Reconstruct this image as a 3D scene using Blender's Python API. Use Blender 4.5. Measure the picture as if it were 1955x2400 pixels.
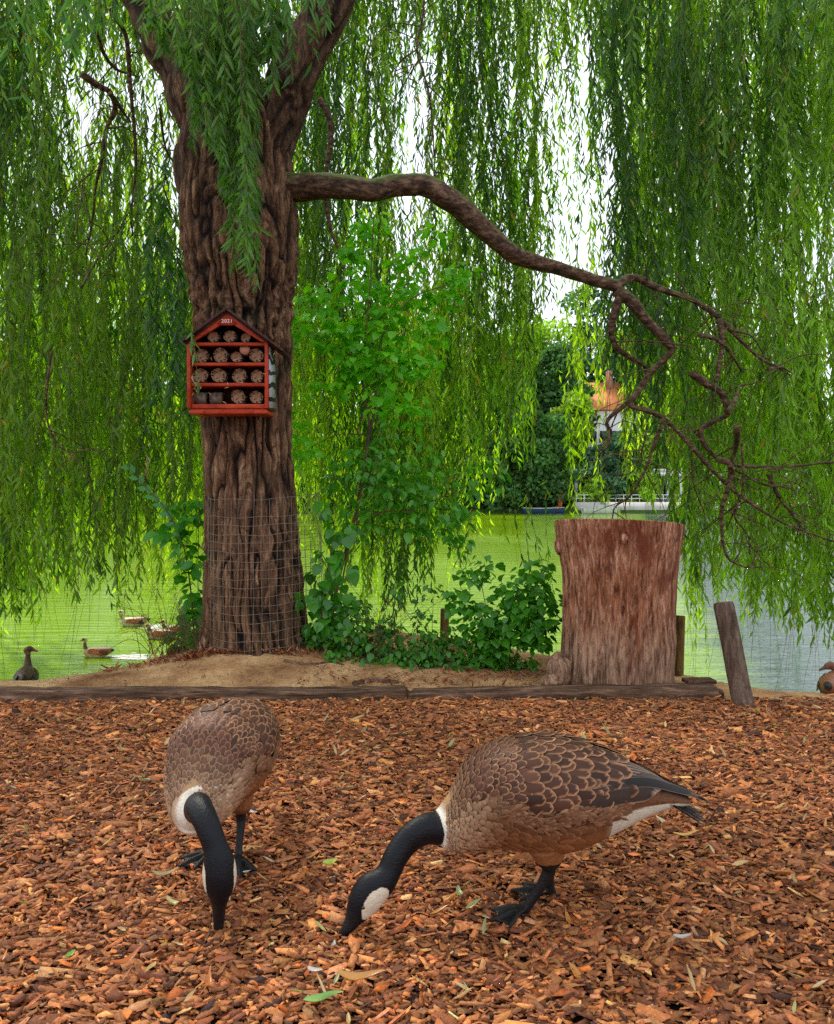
import bpy, math, random
import numpy as np
from mathutils import Vector, Matrix
random.seed(7)
RNG = np.random.default_rng(7)
R = math.radians
for o in list(bpy.data.objects): bpy.data.objects.remove(o)
SC = bpy.context.scene
COL = SC.collection

# ------------------------------------------------------------------ camera
F, HC, YH, CX = 1800.0, 1.1, 1160.0, 977.5       # focal length (px of 1955 wide photo), eye height, horizon row
cam = bpy.data.cameras.new('camera'); cam_ob = bpy.data.objects.new('camera', cam); COL.objects.link(cam_ob)
cam.sensor_fit = 'HORIZONTAL'; cam.sensor_width = 36.0; cam.lens = 36.0*F/1955.0
cam.shift_y = -(1200-YH)/1955.0
cam.clip_start = 0.05; cam.clip_end = 2000
cam_ob.location = (0, 0, HC); cam_ob.rotation_euler = (R(90), 0, 0)
SC.camera = cam_ob

# ------------------------------------------------------------------ world + sun
SUN_EL, SUN_AZ = 50.0, -36.0      # azimuth measured from +Y (view direction) towards +X
w = bpy.data.worlds.new('World'); SC.world = w; w.use_nodes = True
nt = w.node_tree; nt.nodes.clear()
out = nt.nodes.new('ShaderNodeOutputWorld'); bg = nt.nodes.new('ShaderNodeBackground')
sky = nt.nodes.new('ShaderNodeTexSky'); sky.sky_type = 'NISHITA'; sky.sun_disc = False
sky.sun_elevation = R(SUN_EL); sky.sun_rotation = R(SUN_AZ); sky.air_density = 1.0; sky.dust_density = 2.0
tc = nt.nodes.new('ShaderNodeTexCoord'); mp = nt.nodes.new('ShaderNodeMapping'); mp.inputs['Scale'].default_value = (1, 1, 2.2)
nz = nt.nodes.new('ShaderNodeTexNoise'); nz.inputs['Scale'].default_value = 2.2; nz.inputs['Detail'].default_value = 6
rp = nt.nodes.new('ShaderNodeValToRGB'); rp.color_ramp.elements[0].position = 0.30; rp.color_ramp.elements[1].position = 0.52
rp.color_ramp.elements[0].color = (0.55, 0.55, 0.55, 1)
mx = nt.nodes.new('ShaderNodeMix'); mx.data_type = 'RGBA'
mx.inputs[7].default_value = (10.2, 10.9, 11.9, 1)
nt.links.new(tc.outputs['Generated'], mp.inputs[0]); nt.links.new(mp.outputs[0], nz.inputs['Vector']); nt.links.new(nz.outputs[0], rp.inputs[0])
nt.links.new(rp.outputs[0], mx.inputs[0]); nt.links.new(sky.outputs[0], mx.inputs[6]); nt.links.new(mx.outputs[2], bg.inputs[0])
bg.inputs[1].default_value = 0.10
nt.links.new(bg.outputs[0], out.inputs[0])
sun = bpy.data.lights.new('sun', 'SUN'); sun.energy = 5.0; sun.angle = R(6); sun.color = (1.0, 0.93, 0.80)
sun_ob = bpy.data.objects.new('sun', sun); COL.objects.link(sun_ob)
az = R(SUN_AZ); el = R(SUN_EL)
sdir = Vector((math.sin(az)*math.cos(el), math.cos(az)*math.cos(el), math.sin(el)))
sun_ob.rotation_euler = (-sdir).to_track_quat('-Z', 'Y').to_euler(); sun_ob.location = sdir*50
SC.view_settings.view_transform = 'Standard'; SC.view_settings.look = 'None'
SC.view_settings.exposure = 0.50; SC.view_settings.gamma = 1.0
SC.cycles.max_bounces = 9; SC.cycles.diffuse_bounces = 6; SC.cycles.glossy_bounces = 3; SC.cycles.transmission_bounces = 6
SC.cycles.use_denoising = False

# ------------------------------------------------------------------ helpers
def P(px, py, d):                     # point at distance d seen at photo pixel (1955x2400)
    return np.array([(px-CX)/F*d, d, HC-(py-YH)/F*d])
DS = 1955/1736.0
def PD(x, y, d): return P(x*DS, y*DS, d)       # same from the 1736-wide view
def Z3(x, y, d): return P(1200+x/2.3, 600+y/2.3, d)      # right-hand branch detail
def Z1(x, y, d): return P(x/1.736, y/1.736, d)          # top-left detail

def hash3(ix, iy, iz, seed):
    n = (ix*374761393 + iy*668265263 + iz*2147483647 + seed*1274126177) & 0xffffffff
    n = ((n ^ (n >> 13))*1274126177) & 0xffffffff
    n = (n ^ (n >> 16)) & 0xffffffff
    n = (n*2246822519) & 0xffffffff; n = n ^ (n >> 15)
    return (n & 0xffffff)/float(0xffffff)
def vnoise(p, seed=0):
    p = np.asarray(p, float); i = np.floor(p).astype(np.int64); f = p-i; f = f*f*(3-2*f)
    r = 0
    for dx in (0, 1):
        for dy in (0, 1):
            for dz in (0, 1):
                wt = (f[..., 0] if dx else 1-f[..., 0])*(f[..., 1] if dy else 1-f[..., 1])*(f[..., 2] if dz else 1-f[..., 2])
                r = r + wt*hash3(i[..., 0]+dx, i[..., 1]+dy, i[..., 2]+dz, seed)
    return r
def fbm(p, octv=4, seed=0):
    p = np.asarray(p, float); s = 0; a = 0.5; t = 0
    for k in range(octv):
        s = s+a*vnoise(p, seed+k); t += a; a *= 0.5; p = p*2.03+11.3
    return s/t

def mesh_obj(name, verts, faces, mat, parent=None, smooth=False, cols=None, uvs=None, mat_idx=None):
    """faces: list of lists or (n,3)/(n,4) int array; or a list of such arrays"""
    verts = np.asarray(verts, np.float32).reshape(-1, 3)
    me = bpy.data.meshes.new(name)
    if isinstance(faces, np.ndarray): faces = [faces]
    if isinstance(faces, list) and faces and isinstance(faces[0], np.ndarray):
        loops = np.concatenate([f.ravel() for f in faces]).astype(np.int32)
        tot = np.concatenate([np.full(len(f), f.shape[1], np.int32) for f in faces])
    else:
        loops = np.array([i for f in faces for i in f], np.int32); tot = np.array([len(f) for f in faces], np.int32)
    st = np.concatenate([[0], np.cumsum(tot)[:-1]]).astype(np.int32)
    me.vertices.add(len(verts)); me.vertices.foreach_set('co', verts.ravel())
    me.loops.add(len(loops)); me.loops.foreach_set('vertex_index', loops)
    me.polygons.add(len(tot)); me.polygons.foreach_set('loop_start', st); me.polygons.foreach_set('loop_total', tot)
    if smooth: me.polygons.foreach_set('use_smooth', np.ones(len(tot), bool))
    if mat_idx is not None: me.polygons.foreach_set('material_index', np.asarray(mat_idx, np.int32))
    if cols is not None:
        c = np.ones((len(verts), 4), np.float32); c[:, :3] = cols
        a = me.color_attributes.new('Col', 'FLOAT_COLOR', 'POINT'); a.data.foreach_set('color', c.ravel())
    if uvs is not None:
        u = me.uv_layers.new(name='UVMap'); u.data.foreach_set('uv', np.asarray(uvs, np.float32)[loops].ravel())
    me.update(calc_edges=True); me.validate()
    for m in (mat if isinstance(mat, (list, tuple)) else [mat]): me.materials.append(m)
    ob = bpy.data.objects.new(name, me); COL.objects.link(ob)
    if parent is not None: ob.parent = parent
    return ob

class MB:                               # mesh builder for mixed shapes
    def __init__(s): s.v = []; s.f = []; s.n = 0; s.c = []; s.m = []
    def add(s, v, f, col=None, mi=0):
        v = np.asarray(v, float).reshape(-1, 3); s.v.append(v)
        for q in f: s.f.append([int(i)+s.n for i in q]); s.m.append(mi)
        s.c.append(np.tile(np.array(col if col is not None else (1, 1, 1), float), (len(v), 1)) if (col is None or np.ndim(col) == 1) else np.asarray(col))
        s.n += len(v)
    def box(s, c, size, rot=None, col=None, mi=0):
        c = np.asarray(c, float); h = np.asarray(size, float)/2
        v = np.array([[x, y, z] for x in (-1, 1) for y in (-1, 1) for z in (-1, 1)])*h
        if rot is not None: v = v @ np.array(rot).T
        s.add(v+c, [(0, 1, 3, 2), (4, 6, 7, 5), (0, 4, 5, 1), (2, 3, 7, 6), (0, 2, 6, 4), (1, 5, 7, 3)], col, mi)
    def tube(s, pts, rad, sides=8, col=None, mi=0, cap=True):
        v, f = tube(pts, rad, sides, cap); s.add(v, f, col, mi)
    def build(s, name, mat, parent=None, smooth=False, cols=True):
        return mesh_obj(name, np.concatenate(s.v), s.f, mat, parent, smooth, np.concatenate(s.c) if cols else None, mat_idx=s.m)

def catmull(pts, n):
    p = np.asarray(pts, float); m = len(p)
    if m < 3:
        t = np.linspace(0, 1, n)[:, None]; return p[0]*(1-t)+p[-1]*t
    q = np.vstack([2*p[0]-p[1], p, 2*p[-1]-p[-2]])
    t = np.linspace(0, m-1-1e-9, n); i = t.astype(int); f = (t-i)[:, None]
    a, b, c, d = q[i], q[i+1], q[i+2], q[i+3]
    return 0.5*(2*b+(c-a)*f+(2*a-5*b+4*c-d)*f**2+(3*b-a-3*c+d)*f**3)
def frames(c):
    t = np.gradient(c, axis=0); t /= np.linalg.norm(t, axis=1)[:, None]+1e-12
    u = np.zeros_like(t); ref = np.array([0, 0, 1.0]) if abs(t[0][2]) < 0.8 else np.array([0, 1.0, 0])
    for i in range(len(t)):
        r = ref-t[i]*ref.dot(t[i]); r /= np.linalg.norm(r)+1e-12; u[i] = r; ref = r
    return t, u, np.cross(t, u)
def tube(c, rad, sides=8, cap=True):
    c = np.asarray(c, float); n = len(c); rad = np.broadcast_to(np.asarray(rad, float), (n,))
    t, u, v = frames(c); a = np.linspace(0, 2*math.pi, sides, endpoint=False)
    V = c[:, None, :]+rad[:, None, None]*(np.cos(a)[None, :, None]*u[:, None, :]+np.sin(a)[None, :, None]*v[:, None, :])
    V = V.reshape(-1, 3); f = []
    for i in range(n-1):
        for j in range(sides):
            k = (j+1) % sides; f.append((i*sides+j, i*sides+k, (i+1)*sides+k, (i+1)*sides+j))
    if cap: f.append(tuple(range(sides))[::-1]); f.append(tuple((n-1)*sides+j for j in range(sides)))
    return V, f
def grid_faces(n, m, wrap=False):        # n rings of m verts
    i = np.arange(n-1)[:, None]; j = np.arange(m if wrap else m-1)[None, :]; k = (j+1) % m
    return np.stack([i*m+j, i*m+k, (i+1)*m+k, (i+1)*m+j], -1).reshape(-1, 4).astype(np.int32)

def thing(name, label, cat, loc=(0, 0, 0), rz=0.0, group=None):
    o = bpy.data.objects.new(name, None); COL.objects.link(o); o.empty_display_size = 0.1
    o.location = loc; o.rotation_euler = (0, 0, rz); return tag(o, label, cat, group)
def tag(o, label, cat=None, group=None, kind=None):
    o['label'] = label
    if cat: o['category'] = cat
    if group: o['group'] = group
    if kind: o['kind'] = kind
    return o
def struct(o, kind='structure', label=None):
    o['kind'] = kind
    if label: o['label'] = label
    return o
def reparent(o, t):                     # mesh given in world coordinates goes under a thing at t
    M = Matrix.Translation(t.location) @ Matrix.Rotation(t.rotation_euler[2], 4, 'Z')
    o.data.transform(M.inverted()); o.parent = t; return o

# ------------------------------------------------------------------ materials
class NT:
    def __init__(s, name):
        s.m = bpy.data.materials.new(name); s.m.use_nodes = True; s.t = s.m.node_tree; s.t.nodes.clear()
        s.out = s.n('ShaderNodeOutputMaterial')
    def n(s, typ, **kw):
        x = s.t.nodes.new(typ)
        for k, v in kw.items():
            if k.startswith('_'): setattr(x, k[1:], v)
            else:
                key = int(k[1:]) if k[0] == 'i' and k[1:].isdigit() else k.replace('__', ' ')
                if isinstance(v, tuple) and len(v) == 2 and hasattr(v[0], 'outputs'): s.t.links.new(v[0].outputs[v[1]], x.inputs[key])
                elif hasattr(v, 'outputs'): s.t.links.new(v.outputs[0], x.inputs[key])
                else: x.inputs[key].default_value = v
        return x
    def noise(s, scale, detail=4, coord=None, rough=0.55, stretch=None, dist=0.0):
        c = coord or s.n('ShaderNodeTexCoord')
        v = (c, 3) if coord is None else c
        if stretch is not None: v = s.n('ShaderNodeMapping', Vector=v, Scale=stretch)
        return s.n('ShaderNodeTexNoise', Vector=v, Scale=scale, Detail=detail, Roughness=rough, Distortion=dist)
    def ramp(s, fac, stops):
        r = s.n('ShaderNodeValToRGB', Fac=fac); e = r.color_ramp.elements
        while len(e) < len(stops): e.new(0.5)
        for k, (p, c) in enumerate(stops): e[k].position = p; e[k].color = (*c, 1) if len(c) == 3 else c
        return r
    def mix(s, fac, a, b, mode='MIX'):
        x = s.n('ShaderNodeMix', _data_type='RGBA', _blend_type=mode)
        for k, v in ((0, fac), (6, a), (7, b)):
            if isinstance(v, tuple) and len(v) == 2 and hasattr(v[0], 'outputs'): s.t.links.new(v[0].outputs[v[1]], x.inputs[k])
            elif hasattr(v, 'outputs'): s.t.links.new(v.outputs[2] if v.bl_idname == 'ShaderNodeMix' else v.outputs[0], x.inputs[k])
            else: x.inputs[k].default_value = (*v, 1) if (isinstance(v, tuple) and len(v) == 3) else v
        return x
    def surf(s, col, rough=0.6, bump=None, spec=0.4, bstr=0.5, bdist=0.01, **kw):
        b = s.n('ShaderNodeBsdfPrincipled'); s.b = b
        if hasattr(col, 'outputs'): s.t.links.new(col.outputs[2] if col.bl_idname == 'ShaderNodeMix' else col.outputs[0], b.inputs['Base Color'])
        else: b.inputs['Base Color'].default_value = (*col, 1)
        if hasattr(rough, 'outputs'): s.t.links.new(rough.outputs[0], b.inputs['Roughness'])
        else: b.inputs['Roughness'].default_value = rough
        b.inputs['Specular IOR Level'].default_value = spec
        for k, v in kw.items(): b.inputs[k.replace('__', ' ')].default_value = v
        if bump is not None:
            bp = s.n('ShaderNodeBump', Height=bump, Strength=bstr, Distance=bdist); s.t.links.new(bp.outputs[0], b.inputs['Normal'])
        s.t.links.new(b.outputs[0], s.out.inputs[0]); return s.m
def attr(n): return n.n('ShaderNodeVertexColor', _layer_name='Col')

def leaf_mat(name, trans=0.5, gloss=0.025, tint=(1.08, 1.22, 0.50), rough=0.38):
    n = NT(name); c = attr(n)
    nz = n.noise(9, 2)
    c2 = n.mix(0.35, c, n.ramp(nz, [(0.3, (0.55, 0.6, 0.5)), (0.7, (1.35, 1.3, 1.1))]), 'MULTIPLY')
    d = n.n('ShaderNodeBsdfDiffuse'); n.t.links.new(c2.outputs[2], d.inputs[0])
    tm = n.mix(1.0, c2, (*tint,), 'MULTIPLY')
    t = n.n('ShaderNodeBsdfTranslucent'); n.t.links.new(tm.outputs[2], t.inputs[0])
    m1 = n.n('ShaderNodeMixShader', i0=trans); n.t.links.new(d.outputs[0], m1.inputs[1]); n.t.links.new(t.outputs[0], m1.inputs[2])
    g = n.n('ShaderNodeBsdfGlossy', Roughness=rough)
    g.inputs[0].default_value = (1, 1, 1, 1)
    m2 = n.n('ShaderNodeMixShader', i0=gloss); n.t.links.new(m1.outputs[0], m2.inputs[1]); n.t.links.new(g.outputs[0], m2.inputs[2])
    n.t.links.new(m2.outputs[0], n.out.inputs[0]); return n.m
M = {}
M['willow'] = leaf_mat('willow_leaf')
M['broad'] = leaf_mat('broad_leaf', 0.5, 0.03, (1.3, 1.3, 0.5))
M['far_leaf'] = leaf_mat('far_leaf', 0.3, 0.02, (1.2, 1.2, 0.6), 0.6)
M['litter'] = leaf_mat('dry_leaf', 0.25, 0.05, (1.2, 1.0, 0.7))

n = NT('bark'); ns = n.noise(30, 6, stretch=(1, 1, 0.22), rough=0.7, dist=0.8); n2 = n.noise(3.1, 4); n3 = n.noise(95, 4); col = attr(n)
c = n.ramp(ns, [(0.30, (0.022, 0.010, 0.006)), (0.46, (0.072, 0.038, 0.022)), (0.60, (0.15, 0.090, 0.056)), (0.76, (0.32, 0.235, 0.165))])
c = n.mix(1.0, c, col, 'MULTIPLY')
c = n.mix(n.ramp(n2, [(0.52, (0, 0, 0)), (0.72, (0.35, 0.35, 0.35))]), c, (0.06, 0.065, 0.022))
hb = n.n('ShaderNodeMath', _operation='ADD', i0=ns, i1=n.n('ShaderNodeMath', _operation='MULTIPLY', i0=n3, i1=0.35))
M['bark'] = n.surf(c, 0.85, hb, 0.25, 1.0, 0.03)
n = NT('limb_bark'); tcg = n.n('ShaderNodeTexCoord'); ns = n.noise(38, 6, stretch=(0.4, 1, 1), rough=0.65); n2 = n.noise(5, 3)
c = n.ramp(ns, [(0.34, (0.012, 0.006, 0.004)), (0.5, (0.085, 0.042, 0.022)), (0.68, (0.26, 0.155, 0.09))])
geo = n.n('ShaderNodeNewGeometry'); sp = n.n('ShaderNodeSeparateXYZ', Vector=(geo, 1))
mz = n.n('ShaderNodeMath', _operation='MULTIPLY', i0=(sp, 2), i1=n.ramp(n2, [(0.35, (0, 0, 0)), (0.55, (1, 1, 1))]))
mr = n.ramp(mz, [(0.2, (0, 0, 0)), (0.7, (0.85, 0.85, 0.85))])
c = n.mix(mr, c, (0.085, 0.13, 0.02))
M['limb'] = n.surf(c, 0.8, ns, 0.3, 0.9, 0.015)
n = NT('twig'); M['twig'] = n.surf(n.ramp(n.noise(6, 3), [(0.3, (0.05, 0.028, 0.012)), (0.7, (0.16, 0.10, 0.03))]), 0.7)

n = NT('sand'); a = n.noise(2.3, 6); b = n.noise(45, 5); gr = n.noise(340, 2)
c = n.ramp(a, [(0.33, (0.20, 0.09, 0.04)), (0.48, (0.44, 0.245, 0.11)), (0.64, (0.64, 0.41, 0.20))])
c = n.mix(0.6, c, n.ramp(b, [(0.3, (0.5, 0.45, 0.4)), (0.6, (1.1, 1.1, 1.1))]), 'MULTIPLY')
c = n.mix(0.4, c, n.ramp(gr, [(0.35, (0.5, 0.5, 0.5)), (0.65, (1.3, 1.3, 1.3))]), 'MULTIPLY')
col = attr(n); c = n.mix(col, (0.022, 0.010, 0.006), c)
gp = n.n('ShaderNodeNewGeometry'); sy = n.n('ShaderNodeSeparateXYZ', Vector=(gp, 0)); fy_ = n.n('ShaderNodeMath', _operation='GREATER_THAN', i0=(sy, 1), i1=90.0)
c = n.mix(fy_, c, n.ramp(a, [(0.3, (0.03, 0.06, 0.012)), (0.7, (0.07, 0.12, 0.02))]))
hb = n.n('ShaderNodeMath', _operation='ADD', i0=b, i1=n.n('ShaderNodeMath', _operation='MULTIPLY', i0=gr, i1=0.3))
M['sand'] = n.surf(c, 0.95, hb, 0.1, 0.7, 0.015)

n = NT('wood_chip'); col = attr(n); g = n.noise(140, 4, rough=0.6); g2 = n.noise(14, 3)
c = n.mix(0.7, col, n.ramp(g, [(0.3, (0.45, 0.42, 0.4)), (0.6, (1.15, 1.15, 1.15))]), 'MULTIPLY')
c = n.mix(0.5, c, n.ramp(g2, [(0.3, (0.7, 0.7, 0.75)), (0.65, (1.2, 1.15, 1.1))]), 'MULTIPLY')
M['chip'] = n.surf(c, 0.72, g, 0.35, 0.6, 0.004)

n = NT('pond_water'); tcd = n.n('ShaderNodeTexCoord')
w1 = n.noise(1.0, 5, rough=0.6, stretch=(0.55, 3.6, 1)); w2 = n.noise(5.2, 3, stretch=(0.28, 2.2, 1)); w3 = n.noise(0.11, 4, stretch=(1, .6, 1))
gate = n.ramp(w3, [(0.35, (0.45, 0.45, 0.45)), (0.65, (1, 1, 1))])
hs = n.n('ShaderNodeMath', _operation='ADD', i0=w1, i1=n.n('ShaderNodeMath', _operation='MULTIPLY', i0=w2, i1=0.45))
hs = n.n('ShaderNodeMath', _operation='MULTIPLY', i0=hs, i1=gate)
c = n.ramp(w3, [(0.3, (0.120, 0.225, 0.001)), (0.7, (0.205, 0.350, 0.002))])
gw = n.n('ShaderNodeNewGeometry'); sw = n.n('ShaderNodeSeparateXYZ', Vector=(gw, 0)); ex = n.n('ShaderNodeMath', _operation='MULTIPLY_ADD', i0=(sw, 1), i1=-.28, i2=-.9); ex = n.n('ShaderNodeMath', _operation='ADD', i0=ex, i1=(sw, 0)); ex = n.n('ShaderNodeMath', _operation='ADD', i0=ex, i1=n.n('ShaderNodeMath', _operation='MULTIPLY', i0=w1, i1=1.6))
c = n.mix(n.ramp(n.n('ShaderNodeMath', _operation='MULTIPLY', i0=ex, i1=.5), [(0.35, (0, 0, 0)), (0.8, (1, 1, 1))]), c, (.018, .050, .030))  # green base darkened towards the right so the sky reflection stands out
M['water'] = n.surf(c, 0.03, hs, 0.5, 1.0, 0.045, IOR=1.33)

def wood(name, cols, scale=18, stretch=(1, 1, 0.12), bstr=1.0, bd=0.02, rough=0.85):
    n = NT(name); a = n.noise(scale*1.6, 9, stretch=stretch, rough=0.75, dist=0.3); b = n.noise(3.5, 5)
    c = n.ramp(a, [(0.36, cols[0]), (0.5, cols[1]), (0.66, cols[2])])
    c = n.mix(0.5, c, n.ramp(b, [(0.35, (0.6, 0.55, 0.5)), (0.65, (1.2, 1.2, 1.25))]), 'MULTIPLY')
    return n.surf(c, rough, a, 0.2, bstr, bd)
# stump: bare wood with patches of peeled mauve bark
n = NT('stump_wood'); a = n.noise(40, 9, stretch=(1, 1, 0.15), rough=0.74, dist=0.4); b = n.noise(36, 6, stretch=(1, 1, 0.24), rough=0.65, dist=1.6); s3 = n.noise(2.2, 4); s4 = n.noise(11, 5, stretch=(1, 1, 0.35))
c = n.ramp(a, [(0.38, (0.07, 0.025, 0.012)), (0.46, (0.23, 0.100, 0.054)), (0.54, (0.38, 0.20, 0.125)), (0.66, (0.66, 0.46, 0.34))])
c = n.mix(n.ramp(b, [(0.53, (0, 0, 0)), (0.57, (0.75, 0.75, 0.75))]), c, n.ramp(a, [(0.40, (0.22, 0.13, 0.10)), (0.60, (0.66, 0.47, 0.38))]))
c = n.mix(n.ramp(s4, [(0.54, (0, 0, 0)), (0.62, (0.7, 0.7, 0.7))]), c, (0.17, 0.045, 0.020))
c = n.mix(0.6, c, n.ramp(s3, [(0.38, (0.62, 0.48, 0.38)), (0.62, (1.15, 1.15, 1.15))]), 'MULTIPLY')
c = n.mix(1.0, c, (1.0, .80, .66), 'MULTIPLY')
tcz = n.n('ShaderNodeTexCoord'); spz = n.n('ShaderNodeSeparateXYZ', Vector=(tcz, 3)); zl = n.n('ShaderNodeMath', _operation='ADD', i0=(spz, 2), i1=n.n('ShaderNodeMath', _operation='MULTIPLY', i0=s4, i1=0.5))
c = n.mix(n.ramp(zl, [(0.42, (.75, .75, .75)), (0.68, (0, 0, 0))]), c, n.ramp(a, [(0.40, (0.10, 0.055, 0.032)), (0.62, (0.48, 0.31, 0.20))]))
bb = n.ramp(b, [(0.50, (0, 0, 0)), (0.58, (1, 1, 1))])
hb = n.n('ShaderNodeMath', _operation='ADD', i0=a, i1=n.n('ShaderNodeMath', _operation='MULTIPLY', i0=bb, i1=0.35))
M['stump'] = n.surf(c, 0.85, hb, 0.2, 0.7, 0.012)
M['post'] = wood('post_wood', ((0.05, 0.03, 0.02), (0.14, 0.088, 0.058), (0.25, 0.18, 0.13)), 22)
M['post_olive'] = wood('post_olive_wood', ((0.05, 0.03, 0.008), (0.15, 0.085, 0.02), (0.24, 0.15, 0.05)), 22)
M['log'] = wood('log_wood', ((0.035, 0.018, 0.010), (0.13, 0.07, 0.04), (0.36, 0.22, 0.14)), 20, (0.10, 1, 1))
M['redwood'] = wood('red_painted_wood', ((0.26, 0.020, 0.006), (0.42, 0.042, 0.010), (0.50, 0.07, 0.02)), 14, (0.3, 1, 1), 0.3, 0.003, 0.5)
M['redwood_in'] = wood('inner_wood', ((0.03, 0.010, 0.006), (0.06, 0.02, 0.011), (0.09, 0.03, 0.016)), 14, (0.3, 1, 1), 0.3, 0.003, 0.8)
n = NT('roof_felt'); a = n.noise(60, 4); M['felt'] = n.surf(n.ramp(a, [(0.3, (0.030, 0.012, 0.010)), (0.7, (0.09, 0.035, 0.028))]), 0.8, a, 0.3, 0.6, 0.004)
n = NT('striped_panel'); wv = n.n('ShaderNodeTexWave', Vector=(n.n('ShaderNodeTexCoord'), 3), Scale=4.2, Distortion=5.0, Detail=1.0); wv.bands_direction = 'Z'
M['stripe'] = n.surf(n.ramp(wv, [(0.25, (0.02, 0.02, 0.02)), (0.33, (0.42, 0.44, 0.45))]), 0.6)
n = NT('drilled_wood'); uv = n.n('ShaderNodeTexCoord'); vo = n.n('ShaderNodeTexVoronoi', Vector=(uv, 3), Scale=70.0, Randomness=0.7)
a = n.noise(40, 4)
c = n.mix(n.ramp((vo, 0), [(0.40, (1, 1, 1)), (0.47, (0, 0, 0))]), n.ramp(a, [(0.3, (0.13, 0.055, 0.028)), (0.7, (0.32, 0.165, 0.085))]), (0.006, 0.004, 0.003))
M['drilled'] = n.surf(c, 0.85)
n = NT('log_bark'); a = n.noise(40, 4); M['logbark'] = n.surf(n.ramp(a, [(0.3, (0.05, 0.03, 0.02)), (0.7, (0.2, 0.14, 0.1))]), 0.9, a)
n = NT('white_paint'); M['white'] = n.surf((0.75, 0.74, 0.72), 0.6)
n = NT('galvanised_wire'); M['wire'] = n.surf((0.24, 0.20, 0.15), 0.5, Metallic=0.3)

def plain(name, col, rough=0.7, scale=3.0, amt=0.25, **kw):
    n = NT(name); a = n.noise(scale, 5)
    c = n.mix(amt*2, col, n.ramp(a, [(0.3, (0.6, 0.6, 0.6)), (0.7, (1.15, 1.15, 1.15))]), 'MULTIPLY')
    return n.surf(c, rough, **kw)
M['render_white'] = plain('white_render', (0.78, 0.77, 0.74), 0.8, 0.6, 0.15)
M['render_peach'] = plain('peach_render', (0.72, 0.42, 0.22), 0.8, 0.6, 0.15)
M['brick'] = plain('pink_brick', (0.50, 0.22, 0.14), 0.85, 1.5)
M['tile'] = plain('orange_roof_tile', (0.62, 0.22, 0.07), 0.8, 1.2)
M['window'] = plain('dark_window', (0.03, 0.04, 0.05), 0.15)
M['stone'] = plain('quay_stone', (0.62, 0.60, 0.55), 0.9, 0.8)
M['navy'] = plain('navy_hull', (0.025, 0.06, 0.16), 0.35)
M['boat_white'] = plain('boat_white', (0.72, 0.72, 0.70), 0.4)
M['orange_cloth'] = plain('orange_cloth', (0.60, 0.10, 0.03), 0.8)
M['soil_far'] = plain('far_bank', (0.07, 0.08, 0.03), 0.95, 0.4)

n = NT('goose_skin'); col = attr(n); tc0 = n.n('ShaderNodeTexCoord'); f1 = n.noise(220, 4, stretch=(0.35, 1, 1)); f2 = n.noise(38, 4)
c = n.mix(0.45, col, n.ramp(f1, [(0.3, (0.62, 0.60, 0.58)), (0.65, (1.2, 1.2, 1.2))]), 'MULTIPLY')
c = n.mix(0.35, c, n.ramp(f2, [(0.35, (0.75, 0.72, 0.7)), (0.65, (1.15, 1.15, 1.15))]), 'MULTIPLY')
M['goose'] = n.surf(c, 0.48, f1, 0.24, 0.5, 0.004)
# feather: colour from the attribute, pale rim and shaft from its own UV
n = NT('feather'); col = attr(n); uv = n.n('ShaderNodeUVMap'); sp = n.n('ShaderNodeSeparateXYZ', Vector=uv)
barb = n.n('ShaderNodeTexWave', Vector=uv, Scale=9.0, Distortion=2.0, Detail=2.0); barb.bands_direction = 'DIAGONAL'
c = n.mix(0.22, col, n.ramp(barb, [(0.2, (0.7, 0.7, 0.7)), (0.8, (1.15, 1.15, 1.15))]), 'MULTIPLY')
fn = n.noise(60, 3); c = n.mix(0.3, c, n.ramp(fn, [(0.3, (0.7, 0.7, 0.7)), (0.7, (1.2, 1.2, 1.2))]), 'MULTIPLY')
M['feather'] = n.surf(c, 0.55, None, 0.22)
n = NT('eye'); M['eye'] = n.surf((0.012, 0.007, 0.005), 0.08, None, 0.8)
M['plume'] = plain('white_down', (0.75, 0.74, 0.72), 0.9)

# ------------------------------------------------------------------ ground
def bank_y(x):                           # line along which the shore starts to fall
    return np.interp(x, [-8, -2.4, -1.75, -1.2, -0.2, 0.6, 1.0, 1.6, 2.0, 3, 8], [4.9, 4.78, 4.95, 5.95, 6.1, 5.5, 5.1, 4.75, 4.3, 4.2, 4.2])
def ground_z(x, y):
    x = np.asarray(x, float); y = np.asarray(y, float)
    pt = np.stack([x*3, y*3, 0*x], -1)
    n1 = fbm(pt, 4, 3)-0.5; n2 = fbm(pt*4, 3, 9)-0.5
    dep = np.clip((y-4.15)/0.9, 0, 1)
    z = -0.09*dep*np.clip((-x-0.2)/1.5, 0, 1)
    m = np.exp(-(((x+1.22)/0.80)**2+((y-5.25)/0.75)**2)*1.1)
    m2 = np.exp(-(((x+0.6)/1.3)**2+((y-5.4)/0.7)**2))
    z = z+(0.15*m+0.05*m2)*np.clip((y-4.15)/0.5, 0, 1)
    z = z+(0.035*n1+0.018*n2)*np.clip((y-4.05)/0.3, 0, 1)
    b = bank_y(x); t = np.clip((y-b)/0.75, 0, 1); t = t*t*(3-2*t)
    z = z*(1-t)+(-1.6)*t
    far = np.clip((y-95.5)/1.2, 0, 1); z = z+far*1.0+np.clip((y-99)/60, 0, 3)*2.0
    side = np.clip((np.abs(x)-150)/40, 0, 1)*np.clip((y-20)/30, 0, 1); z = z+side*2*(1-far)
    return z
def axis(parts):
    a = []
    for lo, hi, st in parts: a.append(np.arange(lo, hi, st))
    return np.concatenate(a)
gx = axis([(-400, -60, 20), (-60, -10, 4), (-10, -3.6, .4), (-3.6, 3.6, .03), (3.6, 10, .4), (10, 60, 4), (60, 401, 20)])
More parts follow.
